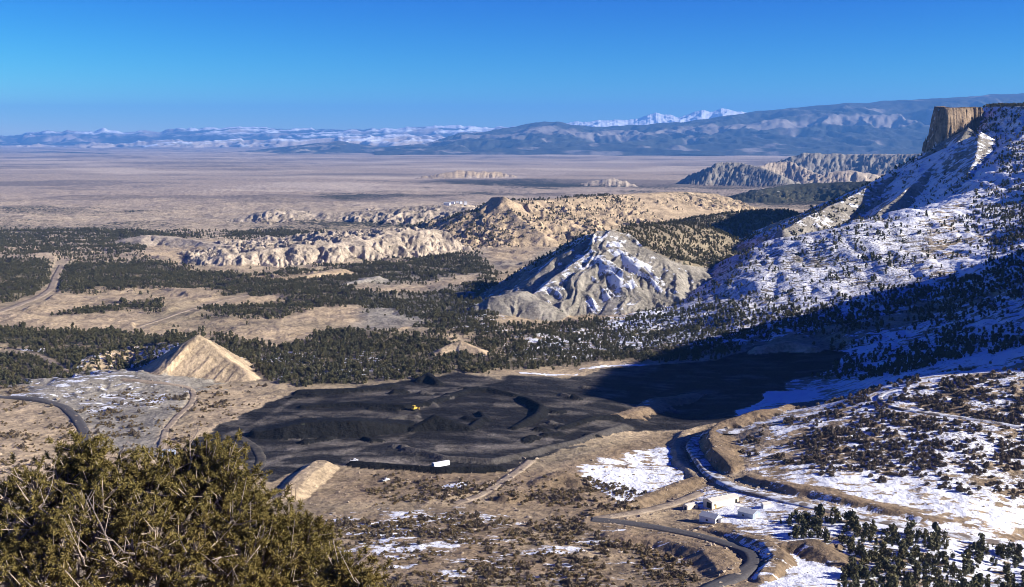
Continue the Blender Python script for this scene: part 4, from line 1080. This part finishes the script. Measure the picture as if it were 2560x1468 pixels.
def trailer(px, py, rz, label):
    """round-roofed white trailer body, open at one end"""
    p = at(px, py); o = empty('trailer', p, rz, label, 'trailer')
    L, w, h, z0 = 13.0, 1.7, 3.6, .35
    prof = [(-w, z0)] + [(-w, h - .9)] + [(-w * math.cos(a), h - .9 + .9 * math.sin(a)) for a in np.linspace(.3, math.pi - .3, 7)] + [(w, h - .9), (w, z0)]
    inn = [(y * .86, z0 + .15 + (z - z0) * .9) for y, z in prof]
    b = MB(); n = len(prof)
    b.add([(-L / 2, *q) for q in prof] + [(L / 2, *q) for q in prof] + [(L / 2, *q) for q in inn] + [(-L / 2 + .2, *q) for q in inn],
          [(i, i + 1, i + 1 + n, i + n) for i in range(n - 1)] + [(i + n, i + 1 + n, i + 1 + 2 * n, i + 2 * n) for i in range(n - 1)] + [(i + 2 * n, i + 1 + 2 * n, i + 1 + 3 * n, i + 3 * n) for i in range(n - 1)] + [tuple(range(n))[::-1], (0, n, 2 * n - 1, n - 1)])
    b.build('body', M_WHITE, o)
    MB().box(-L / 2 - .05, -L / 2 + .08, -w * .9, w * .9, z0 + .1, h - .6).build('end_shade', M_BLUE, o)  # blue-grey sheet: shade painted onto the white trailer's closed end
    for x in (-L * .3, -L * .22, L * .1, L * .3):
        for y in (-1.3, 1.3):
            t = MB(); t.prism([(x + .5 * math.cos(a), .42 + .5 * math.sin(a)) for a in np.linspace(0, 2 * math.pi, 11)[:-1]], 'y', y - .15, y + .15); t.build('wheel', M_RUB, o)
    return o
trailer(1102, 1166, R(35), 'white round-roofed trailer at the dark lower edge of the coal yard')
def pickup(px, py, rz, m_, label, flat=False):
    p = at(px, py); o = empty('pickup_truck', p, rz, label, 'pickup')
    MB().prism([(-2.7, .5), (2.7, .5), (2.75, 1.05), (1.5, 1.15), (-2.7, 1.15)], 'y', -.95, .95).build('body', m_, o)
    MB().prism([(-.6, 1.15), (1.5, 1.15), (.95, 1.85), (-.45, 1.85)], 'y', -.85, .85).build('cab', m_, o)
    MB().prism([(1.02, 1.22), (1.40, 1.22), (.98, 1.75), (.90, 1.75)], 'y', -.88, .88).build('windscreen', M_GLASS, o)
    MB().box(-2.5, -.8, -.8, .8, 1.16, 1.2).build('bed', M_DARK, o)
    for x in (-1.7, 1.75):
        for y in (-.9, .9): MB().prism([(x + .4 * math.cos(a), .4 + .4 * math.sin(a)) for a in np.linspace(0, 6.2832, 11)[:-1]], 'y', y - .13, y + .13).build('wheel', M_RUB, o)
    return o
pickup(965, 1203, R(40), M_WHITE, 'pale blue-white pickup parked on the brown ground below the coal')
pickup(556, 1140, R(20), M_WHITE, 'white pickup at the left lower corner of the coal yard')
pickup(886, 1156, R(5), M_WHITE, 'white pickup among the junk along the coal edge')
def dozer(px, py, rz):
    p = at(px, py); o = empty('bulldozer', p, rz, 'yellow bulldozer working in the middle of the coal yard', 'bulldozer')
    for y in (-1.3, 1.3): MB().prism([(-2.4, .5), (-1.9, .05), (1.9, .05), (2.4, .5), (1.9, 1.05), (-1.9, 1.05)], 'y', y - .35, y + .35).build('track', M_RUB, o)
    MB().prism([(-2.1, .9), (2.2, .9), (2.2, 1.9), (.3, 2.1), (-2.1, 1.8)], 'y', -.95, .95).build('body', M_YEL, o)
    c = MB().prism([(-1.5, 1.9), (.2, 2.0), (0, 3.5), (-1.4, 3.5)], 'y', -.9, .9).build('cab', M_YEL, o)
    MB().box(-1.2, -.2, -.93, .93, 2.3, 3.2).build('window', M_GLASS, c)
    MB().prism([(3.0, .1), (3.3, .1), (3.1, .9), (3.35, 1.7), (3.1, 1.7), (2.85, .9)], 'y', -2.1, 2.1).build('blade', M_YEL, o)
    for y in (-1.5, 1.5): MB().tube([(0, y, .7), (3.0, y, .7)], .14, 6).build('push_arm', M_YEL, o)
    MB().tube([(1.2, .4, 1.9), (1.2, .4, 3.0)], .1, 6).build('exhaust', M_DARK, o)
    o.scale = (1.25,) * 3
dozer(1036, 1026, R(60))
def pole(px, py, h, label, arm=True):
    p = at(px, py); o = empty('utility_pole', p, R(25), label, 'utility pole')
    MB().tube([(0, 0, -.5), (0, 0, h)], [.2, .14], 8).build('pole', M_WOOD, o)
    if arm:
        c = MB().box(-1.2, 1.2, -.08, .08, h - .9, h - .7).build('crossarm', M_WOOD, o)
        for x in (-1.05, 0, 1.05): MB().tube([(x, 0, h - .7), (x, 0, h - .45)], .07, 6).build('insulator', M_GREY, c)
pole(729, 1254, 9.5, 'taller wooden utility pole at the foot of the tan bank')
pole(739, 1252, 8.0, 'shorter wooden utility pole beside the tan bank', False)
pole(232, 1112, 9, 'dark pole beside the curve of the paved road', False)
p = at(423, 1142)
hp = empty('culvert_portal', p, R(10), 'dark blue-grey steel portal at the end of the haul road', 'portal')
MB().box(-4.4, -3.9, -3.5, 3.5, -1, 4.3).build('side_wall', M_BLUE, hp); MB().box(3.9, 4.4, -3.5, 3.5, -1, 4.3).build('side_wall', M_BLUE, hp)
MB().box(-4.6, 4.6, -3.7, 3.7, 4.3, 4.8).build('roof', M_GREY, hp); MB().box(-3.9, 3.9, -2.6, -2.3, -1, 4.3).build('back_wall', M_DARK, hp)
for (px, py), w, l_ in zip(((1118, 513), (1132, 509), (1143, 508), (1152, 509), (1164, 512)), (11, 9, 6, 6, 5), ('widest low white building', 'tall white building', 'white building in the middle', 'small white block', 'smallest white hut')):
    q = at(px, py); o = empty('white_building', q, rng.uniform(-.4, .4), l_ + ' of the far cluster behind the second butte', 'building', 'far white buildings')
    MB().box(-w, w, -6, 6, -3, 7).build('wall', M_WHITE, o); MB().prism([(-6.5, 7.1), (6.5, 7.1), (0, 9.5)], 'x', -w - .5, w + .5).build('roof', M_GREY, o)

# ------------------------------------------------------------------ the pinyon at the lookout
M_NEEDLE = foliage_mat('pinyon_needles', ((.105, .092, .030), (.26, .20, .062), (.18, .13, .040)))
M_TWIG = flat_mat('pale_twig', (.36, .29, .235), .9, .25, 14)
def needle_cluster(name, seed, n=80):
    r = np.random.default_rng(seed); V = []; Fc = []
    for i in range(n):
        az = r.uniform(0, 6.283); el = r.uniform(-.25, 1.35)
        d = np.array([math.cos(az) * math.cos(el), math.sin(az) * math.cos(el), math.sin(el)])
        st = np.array([0, 0, r.uniform(-.085, .02)]); L = r.uniform(.030, .050)
        w = np.cross(d, r.normal(size=3)); w /= np.linalg.norm(w); w *= .0034
        n0 = len(V); tip = st + d * L; V += [st - w, st + w, tip + w * .7, tip - w * .7]; Fc.append((n0, n0 + 1, n0 + 2, n0 + 3))
    me = bpy.data.meshes.new(name); me.from_pydata([tuple(v) for v in V], [], Fc); me.materials.append(M_NEEDLE); return me
CLUST = [needle_cluster('needle_cluster', 90 + i) for i in range(6)]
def pinyon(name, base, blobs, ntuft, label, seed, nsolo, stem=True):
    r = np.random.default_rng(seed); rr = lambda a: r.normal(size=3) * a
    root = empty(name, base, 0, label, 'tree')
    b0 = np.array(base)
    wood = MB(); tips = []
    fork = np.array([0, 0, 1.1])
    wood.tube([(0, 0, -.5), (.08, .05, .5), tuple(fork)], [.20, .17, .14], 8).build('trunk', M_BARK, root)
    wood = MB(); twig = MB()
    for c, rad in blobs:
        c = np.array(c) - b0
        m1 = fork + (c - fork) * .4 + rr(.14) + np.array([0, 0, -.12]); m2 = fork + (c - fork) * .75 + rr(.10)
        wood.tube([fork, m1, m2, c], [.085, .06, .04, .022], 6)
        k = max(8, int(26 * (rad / .55) ** 2))
        for j in range(k):
            d = rr(1); d[1] -= .25; d[2] += .35; d /= np.linalg.norm(d)
            e = c + d * rad * r.uniform(.55, .95) * np.array([1, 1, .9])
            s0 = m2 + (c - m2) * r.uniform(.1, 1)
            mid = s0 + (e - s0) * .5 + rr(.06)
            twig.tube([s0, mid, e], [.015, .010, .006], 4)
            for q in range(max(4, int(ntuft / (len(blobs) * k)))):
                f = e + rr(.095) + d * r.uniform(-.10, .10)
                if r.random() < .95: twig.tube([mid + (e - mid) * r.uniform(.2, 1), f], [.006, .0035], 3)
                tips.append((f, d + rr(.35) + np.array([0, -.1, .35])))
        for j in range(int(5 * rad / .5)):            # bare pale twigs between the needles
            d = rr(1); d[1] = -abs(d[1]) - .2; d /= np.linalg.norm(d); s0 = c + d * rad * r.uniform(.2, .7)
            dv = (d * .6 + rr(.5)) * r.uniform(.22, .45); q1 = s0 + dv * .33 + rr(.03); q2 = s0 + dv * .68 + rr(.045); e = s0 + dv + rr(.05)
            twig.tube([s0, q1, q2, e], [.011, .0085, .006, .003], 4)
            for q_ in (q1, q2): twig.tube([q_, q_ + dv * .25 + rr(.05), q_ + dv * .42 + rr(.10)], [.006, .0045, .002], 3)
    wood.build('branch', M_TWIG, root); tw = twig.build('twigs', M_TWIG, root); tw['kind'] = 'stuff'
    P = np.array([t[0] for t in tips]); D = np.array([t[1] for t in tips]); D /= np.linalg.norm(D, axis=1)[:, None]
    wp = P + b0; fx, fy = proj(wp[:, 0], wp[:, 1], wp[:, 2]); dist = np.linalg.norm(wp, axis=1)
    score = dist + 100 * ((fx < 0) | (fx > 2560) | (fy > 1468))
    od = np.argsort(score); so = od[:nsolo]; re_ = od[nsolo:]
    def matr(i):
        q = Vector(D[i]).to_track_quat('Z', 'Y').to_matrix() @ Matrix.Rotation(r.uniform(0, 6.28), 3, 'Z'); return np.array(q) * r.uniform(.8, 1.3)
    for i in so:
        o = bpy.data.objects.new('needle_cluster', CLUST[i % 6]); COL.objects.link(o); o.parent = root
        M4 = Matrix(matr(i)).to_4x4(); M4.translation = Vector(P[i]); o.matrix_local = M4
    src = []
    for m_ in CLUST:
        a = np.empty(len(m_.vertices) * 3, np.float32); m_.vertices.foreach_get('co', a); src.append(a.reshape(-1, 3))
    vs = np.concatenate([src[i % 6] @ matr(i).T + P[i] for i in re_]).astype(np.float32)
    me = bpy.data.meshes.new('foliage'); n = len(vs); me.vertices.add(n); me.vertices.foreach_set('co', vs.ravel())
    me.loops.add(n); me.polygons.add(n // 4); me.loops.foreach_set('vertex_index', np.arange(n, dtype=np.int32)); me.polygons.foreach_set('loop_start', np.arange(0, n, 4, dtype=np.int32)); me.update(calc_edges=True)
    me.materials.append(M_NEEDLE); o = bpy.data.objects.new('foliage', me); COL.objects.link(o); o.parent = root; o['kind'] = 'stuff'
    print(name, 'tufts', len(tips))
BL = [(60, 1260, 13.0, .50), (150, 1232, 13.3, .50), (210, 1185, 13.4, .34), (225, 1138, 13.4, .18), (295, 1205, 13.2, .40), (350, 1230, 13.0, .46), (120, 1320, 12.6, .55), (250, 1300, 12.5, .55),
      (20, 1390, 12.3, .55), (380, 1330, 12.4, .5), (470, 1180, 13.3, .36), (515, 1165, 13.4, .30), (500, 1240, 13.0, .42), (570, 1200, 13.2, .36), (620, 1262, 13.1, .36), (560, 1310, 12.7, .46), (670, 1330, 12.8, .40), (480, 1400, 12.2, .5),
      (330, 1420, 12.0, .5), (180, 1430, 11.9, .5), (720, 1320, 13.0, .30), (640, 1410, 12.4, .46), (760, 1370, 12.9, .34), (740, 1440, 12.5, .40), (40, 1470, 11.7, .5), (810, 1420, 12.8, .26), (600, 1490, 12, .45), (420, 1500, 11.8, .5), (-40, 1310, 12.8, .5), (800, 1490, 12.4, .36), (150, 1520, 11.6, .5)]
def blobs_of(L): return [(pt(px, py + 12, Y), rad) for px, py, Y, rad in L]
bx0 = pt(350, 1500, 13.2)
pinyon('pinyon_tree', (bx0[0], 13.4, float(gh(bx0[0], 13.4)[0])), blobs_of(BL), 4500, 'big golden-green pinyon in the left foreground with bare pale twigs', 5, 300)
BL2 = [(850, 1440, 11.2, .16), (880, 1465, 11.1, .18), (900, 1490, 11.0, .18), (850, 1500, 11.0, .2)]
bx1 = pt(880, 1540, 11.2)
pinyon('pinyon_sapling', (bx1[0], 11.3, float(gh(bx1[0], 11.3)[0])), blobs_of(BL2), 420, 'small golden pinyon sapling beside the big foreground pinyon', 6, 60)
